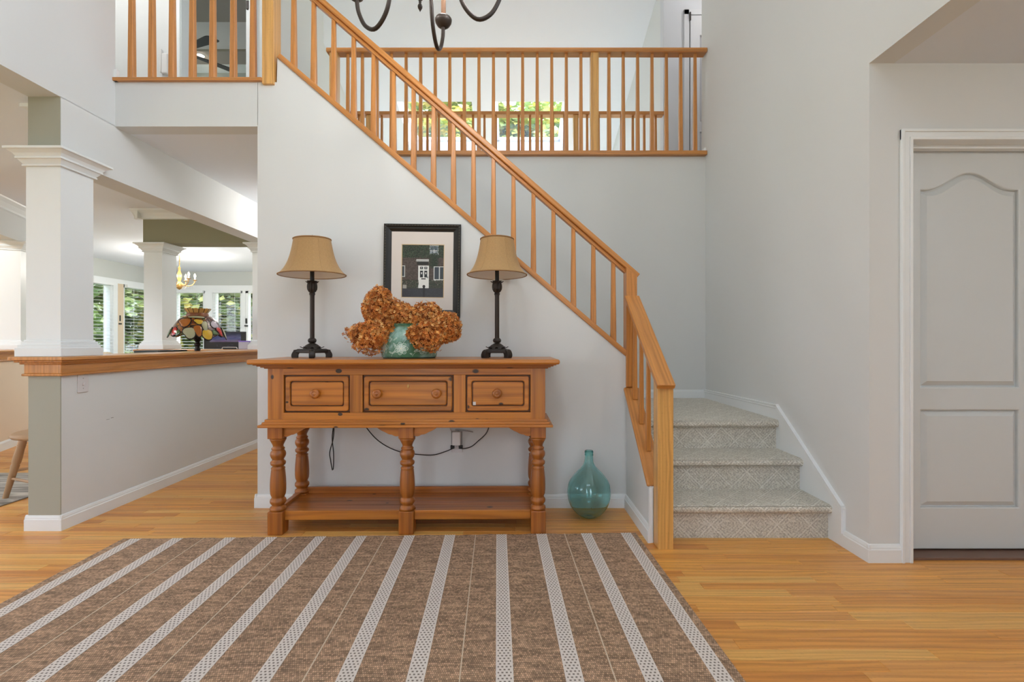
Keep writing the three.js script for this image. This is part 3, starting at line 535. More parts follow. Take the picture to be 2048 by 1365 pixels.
// ------------------------------------------------------------------ pine console table
const CY = 0.97;
{
  const cx = -0.579, cz = -2.70, t = thing('console_table', 'honey pine console table with three drawers and turned legs', 'table', [cx, 0, cz], 0.012);
  const L = g => { g.translate(-cx, 0, -cz); return g; };
  const P = (n, g, m = pineM, par = t, lab) => part(n, Array.isArray(g) ? g.map(L) : L(g), m, par, lab);
  const X0 = -1.342, X1 = 0.184, ZF = -2.70, ZK = -3.105;
  const top = P('tabletop', [box(-1.424, 0.258, 0.943, CY, -3.118, -2.627, 'x', 0.011)], pineM);
  P('cornice', [0, 1, 2, 3].map(i => box(X0 - 0.015 - i * 0.014, X1 + 0.015 + i * 0.014, 0.918 + i * 0.0065, 0.9262 + i * 0.0065, ZK, ZF + 0.015 + i * 0.013, 'x', 0.004)), pineDM);
  // carcase: back, ends, stiles and rails round the drawer openings
  const dr = [[-1.254, -0.892], [-0.823, -0.322], [-0.256, 0.102]], y0 = 0.676, y1 = 0.883;
  P('carcase', [box(X0, X1, 0.637, 0.92, ZK, ZK + 0.02, 'x'), box(X0, X0 + 0.02, 0.637, 0.92, ZK, ZF - 0.01, 'x'), box(X1 - 0.02, X1, 0.637, 0.92, ZK, ZF - 0.01, 'x'), box(X0, X1, 0.637, 0.65, ZK, ZF - 0.01, 'x'), box(dr[0][0] - 0.01, dr[2][1] + 0.01, y0 - 0.005, y1 + 0.005, ZF - 0.05, ZF - 0.035, 'x')], pineDM);
  P('face_rail', box(X0 + 0.075, X1 - 0.075, y1, 0.92, ZF - 0.03, ZF, 'x', 0.002)); P('face_rail', box(X0 + 0.075, X1 - 0.075, 0.637, y0, ZF - 0.03, ZF, 'x', 0.002));
  P('stile', box(X0, dr[0][0], 0.637, 0.92, ZF - 0.03, ZF + 0.0005, 'y', 0.003)); P('stile', box(dr[2][1], X1, 0.637, 0.92, ZF - 0.03, ZF + 0.0005, 'y', 0.003));
  P('stile', box(dr[0][1], dr[1][0], y0, y1, ZF - 0.03, ZF + 0.0002, 'y', 0.002)); P('stile', box(dr[1][1], dr[2][0], y0, y1, ZF - 0.03, ZF + 0.0002, 'y', 0.002));
  for (const [kx, ky, r] of [[-0.953, 0.905, 0.015], [-0.945, 0.667, 0.011]]) { const g = new THREE.CylinderGeometry(r, r, 0.0012, 18).toNonIndexed(); g.rotateX(Math.PI / 2); g.scale(1.15, 0.8, 1); g.translate(kx, ky, ZF + 0.0004); P('knot', g, M(lin(62, 44, 30), 0.5)); }
  for (const [a, b] of dr) {
    const d = new THREE.Group(); d.name = 'drawer'; t.add(d);
    const W = b - a, m = 0.006, q = (i, j) => { const s = new THREE.Shape(), r = 0.014; s.moveTo(a + i + r, y0 + i); s.lineTo(b - i - r, y0 + i); s.quadraticCurveTo(b - i, y0 + i, b - i, y0 + i + r); s.lineTo(b - i, y1 - i - r); s.quadraticCurveTo(b - i, y1 - i, b - i - r, y1 - i); s.lineTo(a + i + r, y1 - i); s.quadraticCurveTo(a + i, y1 - i, a + i, y1 - i - r); s.lineTo(a + i, y0 + i + r); s.quadraticCurveTo(a + i, y0 + i, a + i + r, y0 + i); return s; };
    const dark = box(a + 0.002, b - 0.002, y0 + 0.002, y1 - 0.002, ZF - 0.034, ZF - 0.012, 'x');
    P('groove', dark, grooveM, d);
    const ring = q(0.008), hole = new THREE.Path(q(0.034).getPoints(6)); ring.holes.push(hole);
    let g = new THREE.ExtrudeGeometry(ring, { depth: 0.006, bevelEnabled: true, bevelSize: 0.005, bevelThickness: 0.006, bevelOffset: -0.005, bevelSegments: 3, curveSegments: 6 }); g.translate(0, 0, ZF - 0.012);
    P('drawer_frame', uvm(g, 'x', rnd(), rnd()), pineM, d);
    let f = new THREE.ExtrudeGeometry(q(0.041), { depth: 0.004, bevelEnabled: true, bevelSize: 0.006, bevelThickness: 0.005, bevelOffset: -0.004, bevelSegments: 2, curveSegments: 6 }); f.translate(0, 0, ZF - 0.012);
    P('drawer_panel', uvm(f, 'x', rnd(), rnd()), pineM, d);
    const kn = W > 0.45 ? [a + 0.083, b - 0.093] : [(a + b) / 2 - 0.005];
    for (const kx of kn) { const k = lathe([[0, 0.034], [0.006, 0.0335], [0.0085, 0.030], [0.012, 0.031], [0.0165, 0.0325], [0.0235, 0.029], [0.0265, 0.024], [0.025, 0.019], [0.014, 0.014], [0.011, 0.008], [0.014, 0.002], [0.018, 0]], 28, 'y'); k.rotateX(Math.PI / 2); k.translate(kx, 0.781, ZF - 0.004); P('knob', k, pineDM, d); }
    if (W > 0.45) { const e = lathe([[0, 0.004], [0.006, 0.004], [0.008, 0.002], [0.009, 0]], 16); e.rotateX(Math.PI / 2); e.scale(0.7, 1.4, 1); e.translate((a + b) / 2, 0.82, ZF - 0.004); P('keyhole', e, brassM, d); }
    if (a > -0.3) P('label', box(a + 0.04, a + 0.056, 0.716, 0.734, ZF - 0.003, ZF - 0.0015), M(lin(214, 206, 200), 0.6), d);
  }
  P('base_moulding', [box(X0 - 0.012, X1 + 0.012, 0.62, 0.64, ZK, ZF + 0.014, 'x', 0.004), box(X0 - 0.024, X1 + 0.024, 0.608, 0.626, ZK, ZF + 0.024, 'x', 0.006), box(X0 - 0.04, X1 + 0.04, 0.597, 0.612, ZK, ZF + 0.036, 'x', 0.004)]);
  // aprons: scalloped brackets
  const scallop = (xa, xb, flip) => { const pts = [[0, 0], [0, -0.056]]; const n = 20; for (let i = 0; i <= n; i++) { const u = i / n; pts.push([0.008 + (1 - 0.008) * u, -0.056 * (1 - Math.pow(u, 1.7)) - 0.005 * Math.abs(Math.sin(u * Math.PI * 3.5)) * (1 - u)]); } pts.push([1, 0]); const w = xb - xa; const q = pts.map(p => [flip ? xb - p[0] * w : xa + p[0] * w, 0.599 + p[1]]); return prism(flip ? q.reverse() : q, 'xy', ZF - 0.045, ZF - 0.02, 'x', 0.001); };
  const legX = [-1.304, -0.585, 0.146], hb = 0.0415;
  P('apron', scallop(legX[0] + hb, -1.13, false)); P('apron', scallop(-0.72 - 0.045, legX[1] - hb, true)); P('apron', scallop(legX[1] + hb, -0.40, false)); P('apron', scallop(-0.035, legX[2] - hb, true));
  const prof = [[0.030, 0.527], [0.043, 0.531], [0.0435, 0.522], [0.040, 0.516], [0.036, 0.508], [0.031, 0.498], [0.0275, 0.489], [0.027, 0.482], [0.030, 0.478], [0.0345, 0.474], [0.035, 0.469], [0.031, 0.465], [0.033, 0.461], [0.039, 0.452], [0.0412, 0.441], [0.040, 0.431], [0.035, 0.420], [0.0305, 0.413], [0.030, 0.408], [0.034, 0.403], [0.0398, 0.397], [0.0402, 0.388], [0.037, 0.381], [0.0295, 0.375], [0.0295, 0.37], [0.035, 0.366], [0.037, 0.361], [0.0345, 0.356], [0.036, 0.350], [0.038, 0.33], [0.0405, 0.30], [0.0418, 0.27], [0.0415, 0.24], [0.0395, 0.218], [0.034, 0.205], [0.0325, 0.199], [0.0345, 0.196], [0.0405, 0.189], [0.0425, 0.180], [0.041, 0.171], [0.035, 0.163], [0.0315, 0.157], [0.033, 0.152], [0.041, 0.147], [0.043, 0.138], [0.042, 0.130], [0.03, 0.125]];
  const legG = (() => { const b = box(-hb, hb, 0, 0.128, -hb, hb, 'y', 0.005), tp = box(-hb, hb, 0.53, 0.6, -hb, hb, 'y', 0.004), l = lathe(prof, 40, 'y'); return merge([b, tp, l]); })();
  for (const x of legX) { const m = part('leg', legG, pineDM, t); m.position.set(x - cx, 0, ZF - 0.042 - cz); }
  for (const x of [legX[0], legX[2]]) { const m = part('leg', legG, pineDM, t); m.position.set(x - cx, 0, ZK + 0.042 - cz); }
  // shelf between the feet
  P('shelf_rail', box(legX[0] + hb, legX[1] - hb, 0.074, 0.126, ZF - 0.06, ZF - 0.03, 'x', 0.004)); P('shelf_rail', box(legX[1] + hb, legX[2] - hb, 0.074, 0.126, ZF - 0.06, ZF - 0.03, 'x', 0.004));
  for (let i = 0; i < 4; i++) P('shelf_board', box(legX[0], legX[2], 0.102, 0.1215, ZF - 0.062 - (i + 1) * 0.0745, ZF - 0.062 - i * 0.0745 - 0.001, 'x', 0.002), pineDM);
  P('shelf_rail', box(legX[0], legX[2], 0.10, 0.158, ZK + 0.022, ZK + 0.042, 'x', 0.004), pineDM);
  P('shelf_rail', box(legX[0] - 0.02, legX[0] + 0.012, 0.09, 0.138, ZK + 0.08, ZF - 0.08, 'z', 0.004), pineDM); P('shelf_rail', box(legX[2] - 0.012, legX[2] + 0.02, 0.09, 0.138, ZK + 0.08, ZF - 0.08, 'z', 0.004), pineDM);
}

// ------------------------------------------------------------------ table lamps
function makeLamp(name, label, x, z, turn) {
  const t = thing(name, label, 'lamp', [x, CY + 0.0005, z], turn, 'pair of bronze table lamps on the console');
  // pedestal: square plate on four scrolled feet
  part('base_plate', [box(-0.075, 0.075, 0.028, 0.047, -0.075, 0.075, null, 0.005), box(-0.06, 0.06, 0.045, 0.052, -0.06, 0.06, null, 0.003)], ironM, t);
  const foot = (() => { const s = new THREE.Shape(); s.moveTo(-0.014, 0); s.lineTo(0.016, 0); s.quadraticCurveTo(0.024, 0.014, 0.014, 0.03); s.quadraticCurveTo(0.008, 0.044, -0.006, 0.046); s.lineTo(-0.022, 0.046); s.lineTo(-0.022, 0.03); s.quadraticCurveTo(-0.01, 0.024, -0.014, 0); const g = new THREE.ExtrudeGeometry(s, { depth: 0.026, bevelEnabled: true, bevelSize: 0.003, bevelThickness: 0.003, bevelSegments: 2 }).toNonIndexed(); g.translate(0, 0, -0.013); return g; })();
  for (let k = 0; k < 4; k++) { const m = part('foot', foot, ironM, t); const a = Math.PI / 4 + k * Math.PI / 2; m.position.set(0.092 * Math.cos(a), 0, -0.092 * Math.sin(a)); m.rotation.y = a; }
  part('dome', lathe([[0.052, 0.05], [0.05, 0.058], [0.044, 0.067], [0.034, 0.076], [0.022, 0.083], [0.014, 0.087], [0.012, 0.09]], 32), ironM, t);
  const leaf = (() => { const s = new THREE.Shape(); s.moveTo(-0.008, 0); s.quadraticCurveTo(-0.012, 0.014, 0, 0.026); s.quadraticCurveTo(0.012, 0.014, 0.008, 0); const g = new THREE.ExtrudeGeometry(s, { depth: 0.002, bevelEnabled: true, bevelSize: 0.0012, bevelThickness: 0.0012, bevelSegments: 1, curveSegments: 5 }).toNonIndexed(); return g; })();
  for (let k = 0; k < 8; k++) { const g = leaf.clone(); g.rotateX(1.2); g.translate(0, 0.056, 0.042); g.rotateY(k * Math.PI / 4); part('leaf', g, ironM, t); }
  part('collar', lathe([[0.010, 0.087], [0.02, 0.09], [0.0245, 0.098], [0.025, 0.106], [0.02, 0.114], [0.013, 0.118], [0.012, 0.122]], 28), ironM, t);
  part('pole', lathe([[0.0135, 0.118], [0.0135, 0.37], [0.0145, 0.372], [0.0145, 0.378], [0.012, 0.38]], 24), bronzeM, t);
  part('bulb_cup', (() => { const prof = [[0.012, 0.376], [0.018, 0.38], [0.0165, 0.386], [0.0145, 0.39], [0.021, 0.398], [0.0268, 0.41], [0.0285, 0.424], [0.0275, 0.438], [0.0245, 0.448], [0.026, 0.456], [0.03, 0.461], [0.024, 0.458], [0.014, 0.456]]; const g = new THREE.LatheGeometry(prof.map(p => new THREE.Vector2(...p)), 48).toNonIndexed(), p = g.attributes.position; for (let i = 0; i < p.count; i++) { const y = p.getY(i), a = Math.atan2(p.getZ(i), p.getX(i)), w = y > 0.395 && y < 0.45 ? 1 + 0.07 * Math.cos(a * 12) : 1; p.setX(i, p.getX(i) * w); p.setZ(i, p.getZ(i) * w); } g.computeVertexNormals(); return g; })(), ironM, t);
  for (let k = 0; k < 6; k++) { const g = leaf.clone(); g.scale(0.8, 0.7, 1); g.rotateX(0.95); g.translate(0, 0.449, 0.0225); g.rotateY(k * Math.PI / 3); part('leaf', g, ironM, t); }
  part('stem', lathe([[0.0125, 0.45], [0.0125, 0.56], [0.004, 0.565], [0.004, 0.705], [0, 0.705]], 16), blackM, t);
  // oval bell shade
  const oval = g => { g.scale(1, 1, 0.868); return g; };
  const bell = [[0.206, 0.497], [0.186, 0.515], [0.165, 0.542], [0.148, 0.575], [0.134, 0.615], [0.124, 0.655], [0.117, 0.69], [0.1135, 0.712]];
  const cv = new THREE.SplineCurve(bell.map(p => new THREE.Vector2(...p))).getPoints(28);
  const sh = oval(new THREE.LatheGeometry(cv, 64)); part('lamp_shade', sh, shadeM, t);
  const inn = oval(new THREE.LatheGeometry(cv.map(p => new THREE.Vector2(p.x - 0.003, p.y)), 64)); part('shade_lining', inn, shadeInM, t);
  const ringPts = (r, y) => { const a = []; for (let i = 0; i < 48; i++) a.push(V(r * Math.cos(i / 48 * 2 * Math.PI), y, 0.868 * r * Math.sin(i / 48 * 2 * Math.PI))); return a; };
  part('shade_trim', tube(ringPts(0.206, 0.497), 0.0035, 96, 6, true), pipeM, t); part('shade_trim', tube(ringPts(0.1135, 0.711), 0.0045, 96, 6, true), pipeM, t);
  for (let k = 0; k < 6; k++) { const a = k * Math.PI / 3 + Math.PI / 6; part('shade_seam', tube(cv.filter((p, i) => i % 4 === 0).map(p => V((p.x + 0.0005) * Math.cos(a), p.y, 0.868 * (p.x + 0.0005) * Math.sin(a))), 0.0012, 24, 5), shadeM, t); }
  part('finial', lathe([[0.004, 0.704], [0.0065, 0.71], [0.0045, 0.716], [0.0065, 0.722], [0.0045, 0.729], [0.002, 0.737], [0, 0.74]], 16), ironM, t);
  part('spider', [0, Math.PI / 3, 2 * Math.PI / 3].map(a => tube([V(-0.112 * Math.cos(a), 0.709, 0.097 * Math.sin(a)), V(0, 0.704, 0), V(0.112 * Math.cos(a), 0.709, -0.097 * Math.sin(a))], 0.0018, 12, 5)), ironM, t);
  return t;
}
makeLamp('table_lamp', 'bronze table lamp with tan bell shade, left of the framed print', -1.203, -3.0 + 0.05, -0.42);
makeLamp('table_lamp', 'bronze table lamp with narrower tan bell shade, right of the framed print', -0.09, -2.95, Math.PI / 2 - 0.02);

// ------------------------------------------------------------------ framed print
{
  const cx = -0.575, cy = 1.52, t = thing('framed_print', 'black framed print of a cottage doorway with cream mat', 'picture', [cx, cy, ZW + 0.002]); t.rotation.z = -0.012;
  const w = 0.246, h = 0.298, b = 0.05;
  const side = (n, g) => part(n, g, frameM, t);
  const prof = [[0, 0], [0, 0.02], [0.006, 0.024], [0.014, 0.024], [0.02, 0.019], [0.03, 0.017], [0.043, 0.010], [0.05, 0.008], [0.05, 0]];
  const bar = L => { // mitred moulding along x, outer edge at y = 0, inwards is +y
    const s = new THREE.Shape(prof.map(p => new THREE.Vector2(p[0], p[1]))); const g = new THREE.ExtrudeGeometry(s, { depth: 2 * L, bevelEnabled: false }).toNonIndexed(), p = g.attributes.position;
    for (let i = 0; i < p.count; i++) { const o = p.getX(i), d = p.getY(i), zz = p.getZ(i) - L; p.setXYZ(i, Math.sign(zz) * (L - o), o, d); } g.computeVertexNormals();
    const a = p.array; for (let q = 0; q < a.length; q += 9) for (let k = 0; k < 3; k++) { const z = a[q + 3 + k]; a[q + 3 + k] = a[q + 6 + k]; a[q + 6 + k] = z; } g.computeVertexNormals(); return g; };
  let g = bar(w); g.translate(0, -h, 0); side('frame_side', g); g = bar(w); g.rotateZ(Math.PI); g.translate(0, h, 0); side('frame_side', g);
  g = bar(h); g.rotateZ(-Math.PI / 2); g.translate(-w, 0, 0); side('frame_side', g); g = bar(h); g.rotateZ(Math.PI / 2); g.translate(w, 0, 0); side('frame_side', g);
  const bead = new THREE.SphereGeometry(0.004, 8, 6).toNonIndexed(), bd = M(lin(92, 84, 66), 0.45, { metalness: 0.4 }), bs = [];
  for (let i = 0; i < 26; i++) for (const s of [-1, 1]) { const q = bead.clone(); q.scale(1.7, 0.6, 0.5); q.translate(-w + 0.02 + (2 * w - 0.04) * i / 25, s * (h - 0.01), 0.0242); bs.push(q); }
  for (let i = 0; i < 32; i++) for (const s of [-1, 1]) { const q = bead.clone(); q.scale(0.6, 1.7, 0.5); q.translate(s * (w - 0.01), -h + 0.02 + (2 * h - 0.04) * i / 31, 0.0242); bs.push(q); }
  const bm = part('beading', bs, bd, t); bm.userData.kind = 'stuff';
  // mat with a window, cream bevel, print
  const ms = new THREE.Shape([[-w + 0.04, -h + 0.04], [w - 0.04, -h + 0.04], [w - 0.04, h - 0.04], [-w + 0.04, h - 0.04]].map(p => new THREE.Vector2(...p)));
  const X0 = -0.134, X1 = 0.14, Y0 = -0.173, Y1 = 0.17; ms.holes.push(new THREE.Path([[X0, Y0], [X0, Y1], [X1, Y1], [X1, Y0]].map(p => new THREE.Vector2(...p))));
  let mg = new THREE.ExtrudeGeometry(ms, { depth: 0.002, bevelEnabled: false }).toNonIndexed(); mg.translate(0, 0, 0.0065); part('mat', mg, M(lin(224, 216, 208), 0.9), t);
  part('mat_bevel', [box(X0, X0 + 0.004, Y0, Y1, 0.006, 0.0075), box(X1 - 0.004, X1, Y0, Y1, 0.006, 0.0075), box(X0, X1, Y0, Y0 + 0.004, 0.006, 0.0075), box(X0, X1, Y1 - 0.004, Y1, 0.006, 0.0075)], M(lin(222, 196, 150), 0.8), t);
  const cw = 520, ch = 660, cn = document.createElement('canvas'); cn.width = cw; cn.height = ch; const c = cn.getContext('2d');
  c.fillStyle = '#3b3a36'; c.fillRect(0, 0, cw, ch);
  for (let y = 0; y < ch * 0.8; y += 9) for (let x = (y / 9 % 2) * 10; x < cw; x += 20) { const k = 48 + rnd() * 34; c.fillStyle = `rgb(${k + 22},${k + 8},${k})`; c.fillRect(x, y, 18, 7); }
  c.fillStyle = '#d9dcda'; c.fillRect(335, 12, 118, 120); c.fillStyle = '#5d6a72'; c.fillRect(347, 18, 94, 56); c.fillStyle = '#8d9aa2'; c.fillRect(347, 80, 44, 50); c.fillRect(397, 80, 44, 50); c.fillStyle = '#e8eae6'; c.fillRect(391, 60, 6, 70); c.fillRect(347, 74, 94, 6);
  for (let i = 0; i < 2600; i++) { const u = rnd(), x = rnd() * cw, y = 170 * Math.pow(rnd(), 0.9) - 6; if (x > 342 && x < 446 && y > 10 && y < 110 && rnd() < 0.93) continue; const k = 28 + rnd() * 55; c.fillStyle = `rgb(${k * 0.82},${k * 1.08},${k * 0.78})`; c.beginPath(); c.ellipse(x, y, 3 + 5 * u, 2 + 3 * u, rnd() * 3, 0, 7); c.fill(); }
  for (let i = 0; i < 900; i++) { const x = 330 + rnd() * 70 + 60 * rnd(), y = 130 + rnd() * 160; const k = 26 + rnd() * 45; c.fillStyle = `rgb(${k * 0.8},${k * 1.1},${k * 0.75})`; c.beginPath(); c.ellipse(x, y, 4, 3, rnd() * 3, 0, 7); c.fill(); }
  c.fillStyle = '#c4c6c0'; c.fillRect(0, 262, 44, 142); c.fillStyle = '#3a4248'; c.fillRect(0, 272, 34, 122);
  c.fillStyle = '#dcdedb'; c.fillRect(392, 270, 128, 176); c.fillStyle = '#39424a'; c.fillRect(402, 278, 54, 150); c.fillRect(468, 278, 52, 150); c.fillStyle = '#cfd2ce'; c.fillRect(456, 278, 10, 150);
  c.fillStyle = '#8f928e'; c.fillRect(172, 196, 160, 14); c.fillStyle = '#dfe0dc'; c.fillRect(180, 184, 152, 12); c.fillStyle = '#23231f'; c.fillRect(186, 212, 140, 40);
  for (let i = 0; i < 15; i++) { c.fillStyle = '#c9cac6'; c.fillRect(184 + i * 10, 188, 5, 26); }
  c.fillStyle = '#e6e7e2'; c.fillRect(204, 262, 130, 278); c.fillStyle = '#23272a'; c.fillRect(226, 276, 36, 30); c.fillRect(278, 276, 36, 30); c.fillRect(226, 324, 36, 84); c.fillRect(278, 324, 36, 84); c.fillStyle = '#dfe0dc'; c.fillRect(238, 344, 14, 24); c.fillRect(290, 344, 14, 24); c.fillRect(238, 284, 12, 12); c.fillRect(290, 284, 14, 12);
  c.fillStyle = '#3a3a36'; c.fillRect(242, 418, 54, 14); c.fillRect(316, 396, 8, 22);
  for (let i = 0; i < 1200; i++) { const side = rnd() < 0.5, x = side ? rnd() * 210 : 336 + rnd() * 184, y = 440 + rnd() * 95; const k = 30 + rnd() * 50; c.fillStyle = rnd() < 0.05 ? '#b9a59c' : `rgb(${k * 0.85},${k * 1.05},${k * 0.75})`; c.beginPath(); c.ellipse(x, y, 4, 3, rnd() * 3, 0, 7); c.fill(); }
  c.fillStyle = '#a8a49a'; c.fillRect(18, 500, 46, 46); c.fillStyle = '#34353a'; c.fillRect(0, 548, cw, ch - 548); c.fillStyle = '#4a4b50'; for (let i = 0; i < 200; i++) c.fillRect(rnd() * cw, 552 + rnd() * 105, 14, 2);
  c.fillStyle = '#1f1f22'; c.fillRect(262, 520, 26, 140); c.beginPath(); c.arc(275, 518, 17, 0, 7); c.fill();
  const tx = new THREE.CanvasTexture(cn); tx.colorSpace = THREE.SRGBColorSpace; const pg = new THREE.PlaneGeometry(X1 - X0, Y1 - Y0); pg.translate((X0 + X1) / 2, (Y0 + Y1) / 2, 0.005); part('print', pg, M(new THREE.Color(1, 1, 1), 0.35, { map: tx }), t);
  part('backing', box(-w + 0.01, w - 0.01, -h + 0.01, h - 0.01, 0, 0.004), blackM, t);
}
// ------------------------------------------------------------------ planter with dried hydrangeas
{
  const cn = document.createElement('canvas'); cn.width = 2048; cn.height = 448; const c = cn.getContext('2d');
  c.fillStyle = '#3f7458'; c.fillRect(0, 0, 2048, 448);
  for (let i = 0; i < 1500; i++) { const x = rnd() * 2048, y = rnd() * 448, r = 14 + rnd() * 46, k = pn(x / 2048, y / 448, 9, 3, 61); c.globalAlpha = 0.16; c.fillStyle = k > 0.55 ? '#a9cdc4' : k > 0.42 ? '#5d8f7a' : '#2f6a44'; for (const o of [-2048, 0, 2048]) { c.beginPath(); c.ellipse(x + o, y, r, r * 0.6, rnd() * 3, 0, 7); c.fill(); } }
  c.globalAlpha = 1; c.lineCap = 'round';
  function flower(x, y, R) {
    for (let ring = 0; ring < 3; ring++) { const n = 7 - ring, r0 = R * (1 - ring * 0.3); for (let i = 0; i < n; i++) { const a = i / n * 6.283 + ring * 0.4, w = r0 * 0.42; c.save(); c.translate(x, y); c.rotate(a); c.fillStyle = ring % 2 ? 'rgba(196,222,212,0.55)' : 'rgba(150,192,176,0.5)'; c.strokeStyle = '#e9f1ea'; c.lineWidth = 3.4; c.beginPath(); c.moveTo(r0 * 0.15, 0); c.bezierCurveTo(r0 * 0.4, -w, r0 * 0.95, -w * 0.9, r0, 0); c.bezierCurveTo(r0 * 0.95, w * 0.9, r0 * 0.4, w, r0 * 0.15, 0); c.fill(); c.stroke(); c.beginPath(); c.moveTo(r0 * 0.3, 0); c.lineTo(r0 * 0.8, 0); c.lineWidth = 1.8; c.stroke(); c.restore(); } }
    c.fillStyle = '#dfe6c8'; c.beginPath(); c.arc(x, y, R * 0.12, 0, 7); c.fill();
  }
  function leafAt(x, y, a, L) { c.save(); c.translate(x, y); c.rotate(a); c.fillStyle = 'rgba(170,206,190,0.45)'; c.strokeStyle = '#e3ede6'; c.lineWidth = 3; c.beginPath(); c.moveTo(0, 0); c.quadraticCurveTo(L * 0.5, -L * 0.34, L, 0); c.quadraticCurveTo(L * 0.5, L * 0.34, 0, 0); c.fill(); c.stroke(); c.beginPath(); c.moveTo(0, 0); c.lineTo(L * 0.85, 0); c.lineWidth = 1.6; c.stroke(); c.restore(); }
  for (let k = 0; k < 8; k++) { const x = 128 + k * 256, y = 300 + (k % 2) * 20; c.strokeStyle = '#dfeae2'; c.lineWidth = 3; c.beginPath(); c.moveTo(x - 128, 420); c.bezierCurveTo(x - 70, 300, x - 60, 420, x, y); c.bezierCurveTo(x + 40, 160, x + 90, 240, x + 128, 80); c.stroke(); flower(x, y, 92 - (k % 2) * 10); for (const [dx, dy, a] of [[-110, 60, -0.6], [-95, -70, 0.9], [100, 60, 0.4], [104, -60, -1.1], [70, -130, 0.5], [-60, -140, 2.4]]) leafAt(x + dx, y + dy, a, 54); }
  const tx = new THREE.CanvasTexture(cn); tx.colorSpace = THREE.SRGBColorSpace; tx.wrapS = THREE.RepeatWrapping;
  const m = MP(new THREE.Color(1, 1, 1), 0.3, { map: tx, clearcoat: 0.6, clearcoatRoughness: 0.15 });
  const t = thing('flower_pot', 'oval green ceramic pot painted with white flowers on the pine console', 'pot', [-0.6, CY, -2.87], 0.35);
  const prof = [[0.0, 0.004], [0.15, 0.004], [0.157, 0.008], [0.161, 0.03], [0.164, 0.06], [0.16, 0.095], [0.146, 0.125], [0.125, 0.15], [0.112, 0.17], [0.112, 0.185], [0.12, 0.196], [0.122, 0.2], [0.114, 0.2], [0.105, 0.186], [0.105, 0.168], [0.118, 0.15], [0.0, 0.1]];
  const cv = [prof[0], prof[1], ...new THREE.SplineCurve(prof.slice(2, 12).map(p => new THREE.Vector2(...p))).getPoints(36).map(p => [p.x, p.y]), ...prof.slice(12)];
  const g = new THREE.LatheGeometry(cv.map(p => new THREE.Vector2(Math.max(p[0], 1e-4), p[1])), 72).toNonIndexed(); const uv = g.attributes.uv, p = g.attributes.position;
  for (let i = 0; i < p.count; i++) uv.setY(i, Math.min(1, p.getY(i) / 0.2)); g.scale(1, 1, 0.66); g.computeVertexNormals(); const g2 = toCreasedNormals(g, 0.9);
  part('bowl', g2, m, t);
  const f = lathe([[0, 0], [0.15, 0], [0.152, 0.003], [0.15, 0.006], [0, 0.006]], 64); f.scale(1, 1, 0.66); part('foot_ring', f, M(lin(40, 46, 38), 0.5), t);

  // florets: four cupped petals
  const petal = []; const pc = [];
  for (let k = 0; k < 4; k++) { const a = k * Math.PI / 2, ca = Math.cos(a), sa = Math.sin(a); const q = (u, v, h) => [ca * u - sa * v, h, sa * u + ca * v]; const P0 = q(0.06, 0, 0), P1 = q(0.55, -0.42, 0.16), P2 = q(1.0, -0.12, 0.42), P3 = q(1.0, 0.16, 0.34), P4 = q(0.55, 0.42, 0.2), PM = q(0.6, 0, 0.08); petal.push(...P0, ...PM, ...P1, ...P1, ...PM, ...P2, ...P2, ...PM, ...P3, ...P3, ...PM, ...P4, ...P4, ...PM, ...P0); }
  const fg = new THREE.BufferGeometry(); fg.setAttribute('position', new THREE.Float32BufferAttribute(petal, 3)); fg.computeVertexNormals();
  const pm = MP(new THREE.Color(1, 1, 1), 0.9, { side: THREE.DoubleSide, transmission: 0.25, thickness: 0 }), coreM = M(lin(130, 70, 30), 1), stemM = M(lin(110, 84, 50), 0.9);
  const cols = [[222, 146, 66], [206, 128, 52], [236, 174, 94], [186, 108, 44], [228, 158, 74], [240, 194, 124], [196, 120, 56]].map(q => lin(...q));
  const k2 = 2.87 / FOCAL, heads = [
    [757, 612, 34, 40, 0.02, 'dried hydrangea head rising highest at the upper left of the bouquet', 0],
    [797, 634, 36, 32, 0.0, 'dried hydrangea head in front of the left frame edge, second highest', 0],
    [741, 672, 44, 35, 0.09, 'large dried hydrangea head drooping at the lower left of the bouquet', 0],
    [704, 668, 15, 13, 0.06, 'small straggling dried hydrangea sprig at the far left tip', 0.5],
    [767, 648, 34, 28, 0.04, 'dried hydrangea head in the middle left, between the highest and the drooping one', 0],
    [827, 640, 27, 27, 0.0, 'dried hydrangea head at the dip in the middle of the bouquet', 0],
    [856, 634, 32, 30, -0.01, 'dried hydrangea head right of the dip, under the print', 0],
    [893, 656, 37, 35, 0.03, 'round dried hydrangea head at the far right of the bouquet', 0],
    [858, 672, 36, 30, 0.09, 'dried hydrangea head hanging low over the right side of the pot', 0],
    [829, 668, 17, 17, 0.1, 'small dried hydrangea head right of the bare pot front', 0]];
  for (const [px, py, rx, ry, dz, label, loose] of heads) {
    const d = 2.87 - dz, s = d / FOCAL, C = [(px - 1024) * s, EYE - (py - 682.5) * s, -d], A = rx * s, B = ry * s, D = Math.min(A, B) * 1.0;
    const h = thing('hydrangea', label, 'dried flower', C, 0, 'dried hydrangeas in the green pot');
    if (!loose) { const cg = new THREE.IcosahedronGeometry(1, 3); cg.scale(A * 0.72, B * 0.72, D * 0.72); part('flower_core', cg.toNonIndexed(), coreM, h); }
    const to = V(-0.6 - C[0], CY + 0.12 - C[1], -2.87 - C[2]); part('stem', tube([V(0, 0, 0), to.clone().multiplyScalar(0.5).add(V(0, 0.02, 0)), to], 0.003, 12, 6), stemM, h);
    const n = loose ? 80 : Math.round(1250 * (A * B) / (0.12 * 0.1)), im = new THREE.InstancedMesh(fg, pm, n), mt = new THREE.Matrix4(), q = new THREE.Quaternion(), col = new THREE.Color();
